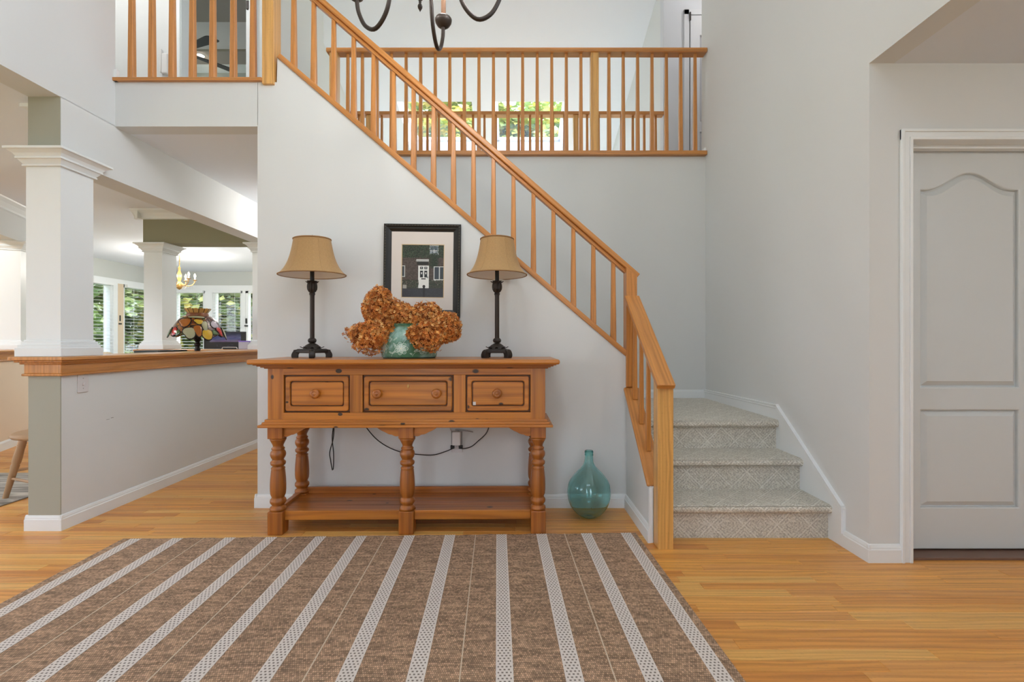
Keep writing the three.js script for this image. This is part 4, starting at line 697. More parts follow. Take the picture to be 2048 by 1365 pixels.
    const lump = []; for (let i = 0; i < 14; i++) { const v = V(rr(-1, 1), rr(-1, 1), rr(-1, 1)).normalize(); lump.push([v, rr(0.8, 1.14)]); }
    for (let i = 0; i < n; i++) {
      const v = V(rr(-1, 1), rr(-1, 1), rr(-1, 1)); if (v.length() > 1 || v.length() < 0.01) { v.set(rr(-1, 1), rr(-0.6, 1), rr(-0.5, 1)); } v.normalize();
      let best = 9, lf = 1; for (const [l, f2] of lump) { const dd = l.distanceTo(v); if (dd < best) { best = dd; lf = f2; } }
      const r = (loose ? rr(0.3, 1.4) : lf * rr(0.78, 1.02) * (1.03 - 0.12 * best)), pos = V(v.x * A * r, v.y * B * r, v.z * D * r);
      const nrm = v.clone().add(V(rr(-0.6, 0.6), rr(-0.6, 0.6), rr(-0.6, 0.6))).normalize(); q.setFromUnitVectors(V(0, 1, 0), nrm); q.multiply(new THREE.Quaternion().setFromAxisAngle(V(0, 1, 0), rr(0, 6.28)));
      const sc = rr(0.0075, 0.012) * (loose ? 0.85 : 1); mt.compose(pos, q, V(sc, sc * rr(0.6, 1.6), sc)); im.setMatrixAt(i, mt);
      col.copy(cols[Math.floor(rnd() * cols.length)]).multiplyScalar(rr(0.72, 1.32)); im.setColorAt(i, col);
    }
    im.name = 'petals'; im.userData.kind = 'stuff'; im.castShadow = im.receiveShadow = true; h.add(im);
  }
}

// ------------------------------------------------------------------ glass demijohn
{
  const t = thing('glass_bottle', 'large teal green glass demijohn standing on the floor beside the stairs', 'bottle', [0.467, 0.0006, -2.975]);
  const k = 0.000374, pts = [[80, 1240], [135, 1222], [205, 1172], [262, 1108], [303, 1040], [331, 960], [345, 870], [342, 780], [328, 700], [300, 640], [266, 590], [224, 536], [180, 490], [136, 446], [100, 400], [78, 350], [68, 300], [63, 250], [62, 238]].map(p => [p[0] * k, (1240 - p[1]) * k]);
  const oc = new THREE.SplineCurve(pts.map(p => new THREE.Vector2(...p))).getPoints(64).map(p => [p.x, p.y]);
  const rim = [[0.0255, 0.3755], [0.0268, 0.379], [0.0255, 0.3835], [0.0243, 0.3865], [0.0255, 0.390], [0.0268, 0.395], [0.0262, 0.401], [0.0235, 0.404], [0.0195, 0.403], [0.0185, 0.395], [0.0188, 0.375]];
  const inner = oc.slice().reverse().map(([r, y]) => [Math.max(0.001, r - 0.004), Math.max(y, 0.007)]).filter(p => p[1] < 0.37);
  const prof = [[0.0005, 0.003], [0.022, 0.001], ...oc, ...rim, ...inner, [0.0005, 0.009]];
  const g = new THREE.LatheGeometry(prof.map(p => new THREE.Vector2(Math.max(p[0], 0.0003), p[1])), 72), p = g.attributes.position;
  for (let i = 0; i < p.count; i++) { const a = Math.atan2(p.getZ(i), p.getX(i)), y = p.getY(i), w = 1 + (y < 0.33 ? 0.012 * Math.sin(a * 2 + y * 9) + 0.006 * Math.sin(a * 3 - y * 23) : 0); p.setX(i, p.getX(i) * w); p.setZ(i, p.getZ(i) * w); }
  g.computeVertexNormals();
  const m = MP(new THREE.Color(1, 1, 1), 0.02, { transmission: 1, thickness: 0.004, ior: 1.48, attenuationColor: new THREE.Color(0.56, 0.87, 0.86), attenuationDistance: 0.006 });
  const mesh = new THREE.Mesh(g, m); mesh.name = 'glass_body'; t.add(mesh);
}

// ------------------------------------------------------------------ foyer chandelier
{
  const CX = -0.394, CZ = -2.1, t = thing('chandelier', 'dark bronze candle chandelier hanging at the top of the foyer', 'chandelier', [CX, 0, CZ]);
  part('finial', lathe([[0, 2.48], [0.003, 2.487], [0.009, 2.497], [0.0105, 2.506], [0.0075, 2.513], [0.004, 2.518], [0.006, 2.521], [0.006, 2.526], [0.004, 2.53]], 20), bronzeM, t);
  part('column', lathe([[0.004, 2.528], [0.012, 2.536], [0.0135, 2.55], [0.0135, 2.6], [0.02, 2.62], [0.034, 2.66], [0.04, 2.72], [0.03, 2.78], [0.018, 2.82], [0.014, 2.9], [0.016, 3.05], [0.03, 3.12], [0.034, 3.17], [0.022, 3.22], [0.008, 3.26], [0.006, 3.3]], 28), bronzeM, t);
  const armP = [[0.03, 2.90], [0.075, 2.93], [0.115, 2.86], [0.142, 2.74], [0.155, 2.64], [0.185, 2.535], [0.245, 2.479], [0.305, 2.507], [0.345, 2.58], [0.358, 2.645]];
  for (let k = 0; k < 5; k++) {
    const al = (8 + 72 * k) * Math.PI / 180, s = Math.sin(al), c = -Math.cos(al), Q = (r, y) => V(r * s, y, r * c);
    const arm = part('arm', tube(armP.map(([r, y]) => Q(r, y)), 0.0095, 60, 12), bronzeM, t);
    const mv = g => { g.translate(0.36 * s, 0, 0.36 * c); return g; };
    part('cup', mv(lathe([[0.004, 2.636], [0.016, 2.64], [0.03, 2.651], [0.04, 2.667], [0.0425, 2.682], [0.038, 2.69], [0.02, 2.692], [0.012, 2.696]], 32)), bronzeM, arm);
    part('candle_sleeve', mv(lathe([[0.012, 2.694], [0.012, 2.778], [0.006, 2.78]], 20)), M(lin(128, 92, 66), 0.5), arm);
    part('bulb', mv(lathe([[0.007, 2.778], [0.013, 2.795], [0.015, 2.81], [0.012, 2.83], [0.006, 2.852], [0, 2.866]], 16)), bulbM, arm);
    const l = new THREE.PointLight(new THREE.Color(1, 0.97, 0.94), BULB); l.position.set(0.36 * s, 2.815, 0.36 * c); l.castShadow = true; l.shadow.radius = 1; l.name = 'bulb_light'; t.add(l);
  }
  part('chain', tube([V(0, 3.29, 0), V(0.002, 4.2, 0), V(0, TOP - 0.03, 0)], 0.006, 20, 6), bronzeM, t);
  part('canopy', lathe([[0.006, TOP - 0.06], [0.03, TOP - 0.05], [0.06, TOP - 0.02], [0.065, TOP - 0.002]], 28), bronzeM, t);
}

// ------------------------------------------------------------------ cords, outlet, switch, phone
{
  const o = thing('wall_outlet', 'pale wall outlet with a plugged white adapter under the console', 'outlet', [-0.354, 0.41, ZW]);
  part('plate', box(-0.035, 0.035, -0.056, 0.056, 0.0005, 0.006, null, 0.002), plateM, o);
  part('adapter', box(-0.027, 0.027, -0.005, 0.083, 0.006, 0.04, null, 0.006), whitePl, o);
  part('adapter_side', [box(-0.035, -0.024, 0.0, 0.08, 0.006, 0.02, null, 0.003), box(0.024, 0.035, 0.0, 0.08, 0.006, 0.02, null, 0.003)][0], M(lin(150, 148, 145), 0.5), o); part('adapter_side', box(0.024, 0.035, 0.0, 0.08, 0.006, 0.02, null, 0.003), M(lin(150, 148, 145), 0.5), o);
  part('adapter_cord', tube([V(0.02, 0.084, 0.02), V(-0.01, 0.092, 0.02), V(0.03, 0.09, 0.016), V(0.07, 0.084, 0.012), V(0.105, 0.076, 0.01)], 0.003, 24, 6), M(lin(150, 150, 148), 0.5), o);
  part('adapter_cord', tube([V(-0.03, 0.078, 0.012), V(-0.042, 0.1, 0.01), V(-0.044, 0.16, 0.008)], 0.0025, 16, 6), M(lin(170, 170, 168), 0.5), o);
  for (const s of [-1, 1]) { part('plug', box(s * 0.026 - 0.012, s * 0.026 + 0.012, -0.028, -0.006, 0.006, 0.03, null, 0.003), cordM, o); }
  for (const s of [-0.004, 0.006]) part('slot', box(s, s + 0.002, -0.021, -0.012, 0.006, 0.0068), blackM, o);
  const d = 3.12, W = (x, y, z = d) => V((x - 1024) * z / FOCAL, EYE - (y - 682.5) * z / FOCAL, -z);
  solo('power_cord', 'black lamp cord hanging in a narrow loop behind the left side of the console', 'cord', [tube([W(668, 838), W(668, 858), W(666, 880), W(659.5, 905), W(661, 920), W(665, 941), W(667, 932), W(667, 905), W(664.5, 880), W(666, 860), W(670, 838)], 0.0032, 90, 6)], cordM);
  solo('power_cord', 'black lamp cord sagging from the console to the left plug of the outlet', 'cord', tube([W(722, 838), W(733, 856), W(752, 878), W(775, 894), W(803, 905), W(835, 909.5), W(866, 910.5), W(890, 904), W(906, 897.5)], 0.0032, 70, 6), cordM);
  solo('power_cord', 'short black lamp cord curving up from the right plug of the outlet', 'cord', tube([W(981, 838), W(977, 857), W(971, 869), W(957, 882), W(944, 893), W(930, 897.5), W(920, 897.5)], 0.0032, 50, 6), cordM);
  const s = thing('light_switch', 'pale light switch plate under the oak cap of the half wall', 'light switch', [-2.55, 0.819, -2.908]);
  part('plate', box(0.0005, 0.006, -0.054, 0.054, -0.036, 0.036, null, 0.002), plateM, s); part('toggle', box(0.005, 0.014, -0.012, 0.004, -0.006, 0.006, null, 0.002), plateM, s); for (const y of [-0.03, 0.03]) { const g = lathe([[0, 0.0015], [0.003, 0.001], [0.0035, 0]], 10); g.rotateZ(-Math.PI / 2); g.translate(0.006, y, 0); part('screw', g, M(lin(170, 165, 160), 0.4), s); }
  const p = thing('wall_phone', 'white wall phone beside the upstairs bedroom door', 'telephone', [-3.1, 3.55, -4.4]);
  part('cradle', box(-0.045, -0.03, -0.08, 0.13, 0.001, 0.03, null, 0.004), whitePl, p); part('handset', box(-0.022, 0.036, -0.1, 0.085, 0.002, 0.045, null, 0.012), whitePl, p); part('cord', tube([V(-0.03, -0.08, 0.02), V(-0.015, -0.11, 0.03), V(0.01, -0.1, 0.03)], 0.004, 20, 6), whitePl, p);
}

// ------------------------------------------------------------------ upstairs bedroom fan and light
{
  const t = thing('ceiling_fan', 'dark ceiling fan seen through the upstairs bedroom doorway', 'fan', [-4.2, 4.74, -6.2]);
  const fm = M(lin(66, 64, 60), 0.5);
  part('motor', lathe([[0, -0.07], [0.05, -0.06], [0.09, -0.03], [0.1, 0.02], [0.08, 0.06], [0.02, 0.09]], 28), fm, t); part('rod', lathe([[0.012, 0.08], [0.012, 0.6], [0.06, 0.63], [0.065, 0.675]], 16), fm, t);
  const s = new THREE.Shape(); s.moveTo(0.12, -0.05); s.lineTo(0.6, -0.09); s.quadraticCurveTo(0.65, -0.085, 0.65, -0.05); s.lineTo(0.63, 0.07); s.quadraticCurveTo(0.62, 0.1, 0.58, 0.095); s.lineTo(0.12, 0.05); s.closePath();
  const b = new THREE.ExtrudeGeometry(s, { depth: 0.007, bevelEnabled: false }).toNonIndexed(); b.rotateX(-Math.PI / 2); b.rotateX(0.2);
  for (let k = 0; k < 5; k++) { const m = part('blade', b, fm, t); m.rotation.y = (-24 + 72 * k) * Math.PI / 180; }
  const r = thing('ceiling_light', 'small recessed light in the upstairs bedroom ceiling', 'ceiling light', [-4.5, 5.2, -7.08]);
  part('trim_ring', lathe([[0.03, -0.003], [0.055, -0.006], [0.06, 0]], 24), trimM, r); part('lens', lathe([[0, -0.004], [0.03, -0.004]], 20), bulbM, r);
  const l = new THREE.PointLight(new THREE.Color(1, 0.9, 0.75), 0.03); l.position.set(0, -0.03, 0); l.castShadow = true; r.add(l);
}

function fillLight(x, y, z, power, label) {  // unseen flush lamps added to brighten the rooms and halls
  const r = thing('ceiling_light', label, 'ceiling light', [x, y, z]);
  part('base_ring', lathe([[0.0, -0.001], [0.16, -0.001], [0.165, -0.03], [0.15, -0.035]], 32), trimM, r); part('diffuser', lathe([[0, -0.11], [0.06, -0.104], [0.11, -0.084], [0.14, -0.055], [0.15, -0.03]], 32), bulbM, r);
  const l = new THREE.PointLight(new THREE.Color(1, 0.97, 0.94), power); l.position.set(0, -0.07, 0); l.castShadow = true; l.shadow.radius = 5; r.add(l);
}
fillLight(-3.3, TOP, -3.75, 3.0, 'added unseen fill light in the upper hall before the bedroom door');
fillLight(2.6, TOP, -5.0, 0.9, 'added unseen fill light in the upper hall before the closed door');
fillLight(-1.9, 2.45, -4.9, 1.1, 'added unseen fill light in the passage behind the stair wall');
fillLight(-4.8, 2.45, -0.6, 1.0, 'added unseen fill light in the left room near the front windows');
fillLight(-3.3, 2.45, -7.4, 3.5, 'added unseen fill light in the dining room behind the stair wall');
fillLight(-5.3, 2.45, -3.7, 3.0, 'added unseen fill light in the left room above the area rug');
fillLight(2.6, 2.416, -0.5, 1.2, 'added unseen fill light in the alcove before the white panel door');
// ------------------------------------------------------------------ left rooms
{ // dark cabinet and stained glass lamp
  const cab = thing('cabinet', 'dark cabinet just behind the hall half wall, under the stained glass lamp', 'cabinet', [-3.0, 0, -4.5]); const dm = M(lin(44, 48, 42), 0.35);
  part('top', box(-0.22, 0.2, 0.92, 0.95, -0.45, 0.4, 'z', 0.005), dm, cab); part('case', box(-0.2, 0.185, 0.06, 0.92, -0.43, 0.38), dm, cab);
  solo('slim_case', 'slim dark case lying on the cabinet behind the half wall', 'case', box(-3.19, -2.98, 0.951, 0.99, -4.5, -4.13, null, 0.006), M(lin(30, 38, 34), 0.4));
  for (const z of [-0.42, 0.0]) { const d = part('door', box(-0.215, -0.2, 0.1, 0.93, z, z + 0.4, null, 0.004), dm, cab); part('knob', at(lathe([[0, 0.02], [0.012, 0.016], [0.006, 0.004], [0.008, 0]], 14), 0, 0, 0, 0, 0, Math.PI / 2).translate(-0.215, 0.5, z + 0.36), brassM, d); }
  for (const [x, z] of [[-0.18, -0.4], [0.16, -0.4], [-0.18, 0.35], [0.16, 0.35]]) part('leg', box(x - 0.02, x + 0.02, 0, 0.06, z - 0.02, z + 0.02), dm, cab);
  const t = thing('stained_glass_lamp', 'table lamp with a domed stained glass fruit shade beyond the half wall', 'lamp', [-2.965, 0.951, -4.62]);
  part('base', lathe([[0, 0], [0.085, 0], [0.09, 0.006], [0.07, 0.012], [0.035, 0.018], [0.022, 0.026]], 28), bronzeM, t);
  part('stem', lathe([[0.022, 0.024], [0.026, 0.04], [0.021, 0.052], [0.018, 0.07], [0.027, 0.078], [0.028, 0.09], [0.021, 0.097], [0.017, 0.107], [0.024, 0.12], [0.036, 0.135], [0.034, 0.142], [0.014, 0.16], [0.01, 0.18], [0.01, 0.36]], 8), bronzeM, t);
  const R = u => 0.082 + (0.228 - 0.082) * Math.pow(u, 0.72), Y = u => 0.356 - 0.19 * Math.pow(u, 1.55); // u: 0 top .. 1 rim
  const vor = dataTex(512, 256, (u, v) => { let d1 = 9, d2 = 9, id = 0; const X = u * 24, Z = v * 8, xi = Math.floor(X), zi = Math.floor(Z); for (let a = -1; a < 2; a++) for (let b = -1; b < 2; b++) { const cx = ((xi + a) % 24 + 24) % 24, h1 = hash(cx, zi + b, 71), h2 = hash(cx, zi + b, 72), d = Math.hypot(xi + a + h1 - X, zi + b + h2 - Z); if (d < d1) { d2 = d1; d1 = d; id = hash(cx, zi + b, 73); } else if (d < d2) d2 = d; } if (d2 - d1 < 0.09) return [0.16, 0.11, 0.07]; const right = u > 0.0 && Math.abs(((u - 0.32 + 1.5) % 1) - 0.5) < 0.16; if (right) return id < 0.4 ? [0.5, 0.34, 0.34] : id < 0.7 ? [0.42, 0.26, 0.24] : [0.58, 0.42, 0.4]; return id < 0.35 ? [0.66, 0.38, 0.1] : id < 0.55 ? [0.5, 0.24, 0.12] : id < 0.7 ? [0.36, 0.4, 0.2] : id < 0.85 ? [0.74, 0.5, 0.18] : [0.42, 0.22, 0.16]; }, true);
  const shade = new THREE.LatheGeometry(Array.from({ length: 30 }, (_, i) => new THREE.Vector2(R(i / 29), Y(i / 29))), 72); { const p = shade.attributes.position; for (let i = 0; i < p.count; i++) { const a = Math.atan2(p.getZ(i), p.getX(i)), u = Math.hypot(p.getX(i), p.getZ(i)); if (u > 0.214) p.setY(i, p.getY(i) + 0.012 * Math.sin(a * 9) * (u - 0.214) / 0.014); } shade.computeVertexNormals(); }
  part('lamp_shade', shade, MP(new THREE.Color(1, 1, 1), 0.25, { map: vor, transmission: 0.3, thickness: 0, clearcoat: 0.4 }), t);
  const pc = (c) => MP(lin(...c), 0.2, { transmission: 0.3, thickness: 0, clearcoat: 0.5 });
  const gm = { red: pc([214, 24, 26]), yellow: pc([236, 196, 60]), pale: pc([196, 196, 158]), green: pc([84, 116, 62]), orange: pc([188, 110, 34]), mauve: pc([208, 196, 212]) };
  const lead = M(lin(40, 32, 26), 0.5, { metalness: 0.4 });
  function patch(th, u0, wa, hu, rot, mat, pear) { // a domed glass piece lying on the shade
    const n = 20, ring = (k, lift) => Array.from({ length: n }, (_, i) => { const a = i / n * 2 * Math.PI; const wob = pear ? 1 : 1 + 0.14 * Math.sin(2 * a + th * 7) + 0.12 * Math.sin(3 * a + u0 * 31); let x = Math.cos(a) * wob, y = Math.sin(a) * wob; if (pear) x *= 1 - 0.38 * Math.max(0, y); const X = (x * Math.cos(rot) - y * Math.sin(rot)) * k, Q = (x * Math.sin(rot) + y * Math.cos(rot)) * k, u = Math.max(0.02, u0 - Q * hu), r = R(u) + lift, T = th + X * wa / R(u); return V(r * Math.sin(T), Y(u) + lift * 0.6, r * Math.cos(T)); });
    const mk = (rings) => { const pos = []; for (let q = 0; q + 1 < rings.length; q++) for (let i = 0; i < n; i++) { const j = (i + 1) % n, A = rings[q][i], B = rings[q][j], C = rings[q + 1][j], D = rings[q + 1][i]; for (const v of [A, B, C, A, C, D]) pos.push(v.x, v.y, v.z); } const g = new THREE.BufferGeometry(); g.setAttribute('position', new THREE.Float32BufferAttribute(pos, 3)); g.setAttribute('uv', new THREE.Float32BufferAttribute(new Float32Array(pos.length / 3 * 2), 2)); g.computeVertexNormals(); return g; };
    const m = part('glass_piece', mk([ring(0.92, 0.0045), ring(0.6, 0.008), ring(0.001, 0.009)]), mat, t); part('lead_edge', mk([ring(1.06, 0.0), ring(1.04, 0.005), ring(0.92, 0.0055), ring(0.9, 0.0)]), lead, m);
  }
  const F = 0.57; // the bearing of the viewpoint from the lamp
  const S = [[-0.95, 0.86, 0.03, 0.11, 0, 'red', 0], [-0.75, 0.9, 0.02, 0.07, 0.5, 'green', 0], [-0.62, 0.5, 0.045, 0.15, 1.2, 'orange', 0], [-0.05, 0.22, 0.045, 0.07, 0.9, 'pale', 0], [-0.28, 0.9, 0.042, 0.14, -0.9, 'pale', 0], [0.02, 0.82, 0.026, 0.16, 0.4, 'orange', 0], [0.06, 0.48, 0.026, 0.1, 0.7, 'yellow', 0], [0.3, 0.66, 0.02, 0.17, 0.7, 'pale', 0], [0.36, 0.95, 0.035, 0.15, -1.0, 'yellow', 1], [0.66, 0.9, 0.02, 0.08, 0, 'green', 0], [0.82, 0.6, 0.028, 0.15, 0.9, 'mauve', 0], [0.96, 0.84, 0.024, 0.13, 0.4, 'red', 0], [1.35, 0.9, 0.02, 0.16, 0.3, 'pale', 0], [-1.4, 0.9, 0.022, 0.15, -0.3, 'green', 0], [2.2, 0.85, 0.04, 0.13, 0, 'red', 0], [2.8, 0.8, 0.04, 0.14, 0.5, 'yellow', 1], [-2.2, 0.85, 0.04, 0.13, 0, 'orange', 0], [-2.8, 0.8, 0.04, 0.13, 0.4, 'pale', 0]];
  for (const [a, u, w, h, r, c, p] of S) patch(F + a, u, w * 1.4, h * 1.25, r, gm[c], p);
  part('crown_band', lathe([[0.09, 0.352], [0.094, 0.358], [0.086, 0.379], [0.082, 0.386]], 48), MP(lin(128, 74, 40), 0.3), t);
  for (let k = 0; k < 14; k++) { const s = new THREE.Shape(); s.moveTo(-0.017, 0); s.lineTo(0.017, 0); s.lineTo(0.024, 0.038); s.quadraticCurveTo(0, 0.056, -0.024, 0.038); s.closePath(); const g = new THREE.ExtrudeGeometry(s, { depth: 0.003, bevelEnabled: true, bevelSize: 0.0015, bevelThickness: 0.001, bevelSegments: 1 }).toNonIndexed(); g.rotateX(0.62); g.translate(0, 0.386, 0.08); g.rotateY(k / 14 * 2 * Math.PI); const e = g.clone(); const m = part('crown_piece', g, pc([222, 178, 104]), t); const b = box(-0.0025, 0.0025, 0, 0.046, -0.001, 0.005); b.rotateX(0.62); b.translate(0, 0.386, 0.08); b.rotateY((k + 0.5) / 14 * 2 * Math.PI); b.scale(1.02, 1, 1.02); part('lead_edge', b, lead, m); }
  // things on the dining half wall
  const bx = thing('plastic_box', 'small frosted box with a violet rim on the dining half wall', 'box', [-2.83, 0.9825, -5.2]);
  part('body', box(-0.052, 0.045, 0, 0.08, -0.04, 0.04, null, 0.006), M(lin(206, 202, 214), 0.4), bx); part('rim', box(-0.054, 0.047, 0.078, 0.09, -0.042, 0.042, null, 0.004), M(lin(150, 120, 226), 0.4), bx);
  const tr = thing('tray', 'small dark tray with a white rounded rim on the dining half wall', 'tray', [-2.98, 0.9825, -5.2]);
  part('body', box(-0.072, 0.072, 0, 0.012, -0.03, 0.03, null, 0.005), blackM, tr); part('rim', tube([V(-0.08, 0.004, 0.03), V(-0.076, 0.016, 0.03), V(-0.062, 0.021, 0.03), V(0.062, 0.021, 0.03), V(0.076, 0.016, 0.03), V(0.08, 0.004, 0.03)], 0.0035, 40, 6), whitePl, tr);
}
{ // desk and monitor
  const d = thing('desk', 'wooden desk at the back window carrying the dark screen', 'desk', [-4.7, 0, -8.05]); const wm = M(lin(120, 84, 54), 0.5);
  part('desktop', box(-0.7, 0.6, 0.72, 0.75, -0.35, 0.35, null, 0.006), wm, d); for (const [x, z] of [[-0.66, -0.31], [0.56, -0.31], [-0.66, 0.31], [0.56, 0.31]]) part('leg', box(x - 0.025, x + 0.025, 0, 0.72, z - 0.025, z + 0.025), wm, d);
  const m = thing('monitor', 'dark computer screen showing a violet sky picture', 'monitor', [-4.68, 0.75, -8.0], 0.45);
  part('foot', box(-0.12, 0.12, 0, 0.012, -0.09, 0.09, null, 0.005), blackM, m); part('stand', box(-0.02, 0.02, 0.01, 0.2, -0.04, -0.02, null, 0.005), blackM, m); part('bezel', box(-0.3, 0.3, 0.12, 0.475, -0.025, 0.0, null, 0.006), blackM, m);
  const cn = document.createElement('canvas'); cn.width = 256; cn.height = 150; const c = cn.getContext('2d'); const g = c.createLinearGradient(0, 0, 0, 150); g.addColorStop(0, '#0c1230'); g.addColorStop(0.3, '#34468e'); g.addColorStop(0.46, '#80587e'); g.addColorStop(0.5, '#100e16'); g.addColorStop(1, '#060608'); c.fillStyle = g; c.fillRect(0, 0, 256, 150);
  for (let i = 0; i < 60; i++) { c.fillStyle = `rgba(${120 + rnd() * 60},${100 + rnd() * 60},170,0.25)`; c.beginPath(); c.ellipse(rnd() * 256, 20 + rnd() * 50, 10 + rnd() * 20, 4 + rnd() * 5, 0, 0, 7); c.fill(); } for (let i = 0; i < 70; i++) { c.fillStyle = `rgba(140,120,170,0.2)`; c.fillRect(70 + rnd() * 110, 85 + rnd() * 55, 5, 8); }
  c.fillStyle = '#08080a'; c.fillRect(0, 0, 30, 150); c.fillRect(228, 0, 28, 150);
  const tx = new THREE.CanvasTexture(cn); tx.colorSpace = THREE.SRGBColorSpace; const pg = new THREE.PlaneGeometry(0.57, 0.325); pg.translate(0, 0.2975, 0.0012); part('screen', pg, new THREE.MeshStandardMaterial({ color: new THREE.Color(0.02, 0.02, 0.02), roughness: 0.2, emissive: new THREE.Color(1, 1, 1), emissiveMap: tx, emissiveIntensity: 0.3 }), m);
}
{ // dining chandelier
  const t = thing('chandelier', 'small brass candle chandelier with glass drops in the dining room', 'chandelier', [-5.2, 0, -7.66]);
  const cream = M(lin(222, 190, 150), 0.4), glass = MP(lin(245, 235, 220), 0.05, { transmission: 0.9, thickness: 0.01, ior: 1.5 });
  part('canopy', lathe([[0.0, 2.412], [0.012, 2.415], [0.05, 2.43], [0.065, 2.44], [0.066, 2.449]], 24), cream, t); part('chain', tube([V(0, 2.42, 0), V(0.003, 2.33, 0), V(0, 2.225, 0)], 0.006, 12, 6), brassM, t);
  part('column', lathe([[0.008, 2.235], [0.02, 2.21], [0.014, 2.18], [0.024, 2.14], [0.034, 2.1], [0.03, 2.05], [0.018, 2.0], [0.03, 1.97], [0.05, 1.93], [0.03, 1.89], [0, 1.87]], 20), brassM, t);
  for (let k = 0; k < 6; k++) { const a = k * Math.PI / 3 + 0.35, Q = (r, y) => V(r * Math.cos(a), y, r * Math.sin(a)); const arm = part('arm', tube([Q(0.02, 1.99), Q(0.08, 1.94), Q(0.16, 1.95), Q(0.2, 2.0), Q(0.205, 2.03)], 0.007, 24, 6), brassM, t); const mv = g => { g.translate(0.205 * Math.cos(a), 0, 0.205 * Math.sin(a)); return g; };
    part('drip_cup', mv(lathe([[0.004, 2.025], [0.03, 2.035], [0.034, 2.042], [0.01, 2.042]], 16)), brassM, arm); part('candle_sleeve', mv(lathe([[0.01, 2.04], [0.01, 2.075], [0.004, 2.076]], 12)), M(lin(236, 230, 220), 0.5), arm); part('bulb', mv(lathe([[0.006, 2.076], [0.016, 2.095], [0.015, 2.115], [0.004, 2.14], [0, 2.145]], 12)), bulbM, arm);
    for (let q = 0; q < 4; q++) { const g = new THREE.OctahedronGeometry(0.011, 0).toNonIndexed(); g.scale(0.7, 1.6, 0.7); const r = 0.08 + q * 0.045; g.translate(r * Math.cos(a + 0.12), 1.905 + 0.014 * q + (q === 3 ? 0.07 : 0), r * Math.sin(a + 0.12)); part('glass_drop', g, glass, t); }
    const l = new THREE.PointLight(new THREE.Color(1, 0.95, 0.88), DINING); l.position.copy(Q(0.205, 2.105)); l.castShadow = true; t.add(l); }
}
{ // sofa, brass reading lamp, stool, carpet
  const t = thing('sofa', 'beige upholstered sofa with wooden base behind the far half wall', 'sofa', [-6.0, 0, -6.75]); const fm = M(lin(206, 190, 166), 0.95, { map: linenTex });
  part('base', box(-0.46, 0.46, 0.1, 0.15, -0.98, 0.98, 'z', 0.01), M(lin(140, 92, 56), 0.5), t); part('frame', box(-0.45, 0.45, 0.15, 0.32, -0.97, 0.97, null, 0.03), fm, t);
  for (const z of [-0.88, 0.88]) part('arm', box(-0.45, 0.45, 0.3, 0.62, z - 0.1, z + 0.1, null, 0.05), fm, t); part('back', box(-0.46, -0.24, 0.3, 0.9, -0.97, 0.97, null, 0.07), fm, t);
  for (const z of [-0.39, 0.39]) { part('seat_cushion', box(-0.26, 0.44, 0.32, 0.46, z - 0.38, z + 0.38, null, 0.04), fm, t); part('back_cushion', box(-0.26, -0.06, 0.46, 0.86, z - 0.37, z + 0.37, null, 0.06), fm, t); }
  for (const [x, z] of [[-0.4, -0.9], [0.4, -0.9], [-0.4, 0.9], [0.4, 0.9]]) part('foot', box(x - 0.03, x + 0.03, 0, 0.1, z - 0.03, z + 0.03), M(lin(120, 80, 50), 0.5), t);
  const f = thing('reading_lamp', 'brass floor lamp with a dome shade at the far left', 'lamp', [-5.8, 0, -5.62]);
  part('base', lathe([[0, 0], [0.12, 0], [0.12, 0.012], [0.03, 0.025], [0.012, 0.04]], 28), brassM, f); part('pole', tube([V(0, 0.03, 0), V(0, 1.15, 0), V(0.03, 1.24, 0), V(0.1, 1.235, 0), V(0.12, 1.2, 0)], 0.007, 40, 8), brassM, f);
  const dome = lathe([[0.092, 1.115], [0.09, 1.14], [0.078, 1.175], [0.055, 1.198], [0.02, 1.21], [0, 1.211]], 32); dome.translate(0.118, 0, 0); part('lamp_shade', dome, M(lin(158, 120, 66), 0.35, { metalness: 0.7, side: THREE.DoubleSide }), f);
  const s = thing('stool', 'light wooden stool with turned splayed legs behind the half wall', 'stool', [-3.124, 0, -3.35]); const wm = M(lin(176, 140, 102), 0.55);
  part('seat', lathe([[0, 0.425], [0.17, 0.425], [0.212, 0.43], [0.222, 0.442], [0.218, 0.456], [0.2, 0.464], [0, 0.458]], 48), wm, s);
  const legP = [[0.016, 0], [0.0165, 0.04], [0.021, 0.2], [0.024, 0.235], [0.02, 0.24], [0.025, 0.26], [0.0255, 0.3], [0.022, 0.36], [0.0245, 0.366], [0.021, 0.372], [0.0245, 0.379], [0.021, 0.386], [0.024, 0.393], [0.02, 0.42], [0.016, 0.47]];
  for (const a of [188, 308, 68]) { const g = lathe(legP, 18); const T = a * Math.PI / 180, top = V(0.18 * Math.cos(T), 0.44, -0.18 * Math.sin(T)), ft = V(0.3 * Math.cos(T), 0, -0.3 * Math.sin(T)), dir = top.clone().sub(ft); g.scale(1, dir.length() / 0.47, 1); g.applyQuaternion(new THREE.Quaternion().setFromUnitVectors(V(0, 1, 0), dir.normalize())); g.translate(ft.x, ft.y + 0.008, ft.z); part('leg', g, wm, s); }
  const at2 = (a, h) => { const T = a * Math.PI / 180, r = 0.3 - 0.12 * h / 0.44; return V(r * Math.cos(T), h, -r * Math.sin(T)); };
  part('stretcher', tube([at2(188, 0.19), at2(68, 0.23)], 0.009, 4, 8), wm, s); part('stretcher', tube([at2(188, 0.14), at2(308, 0.14)], 0.009, 4, 8), wm, s); part('stretcher', tube([at2(68, 0.16), at2(308, 0.16)], 0.009, 4, 8), wm, s);
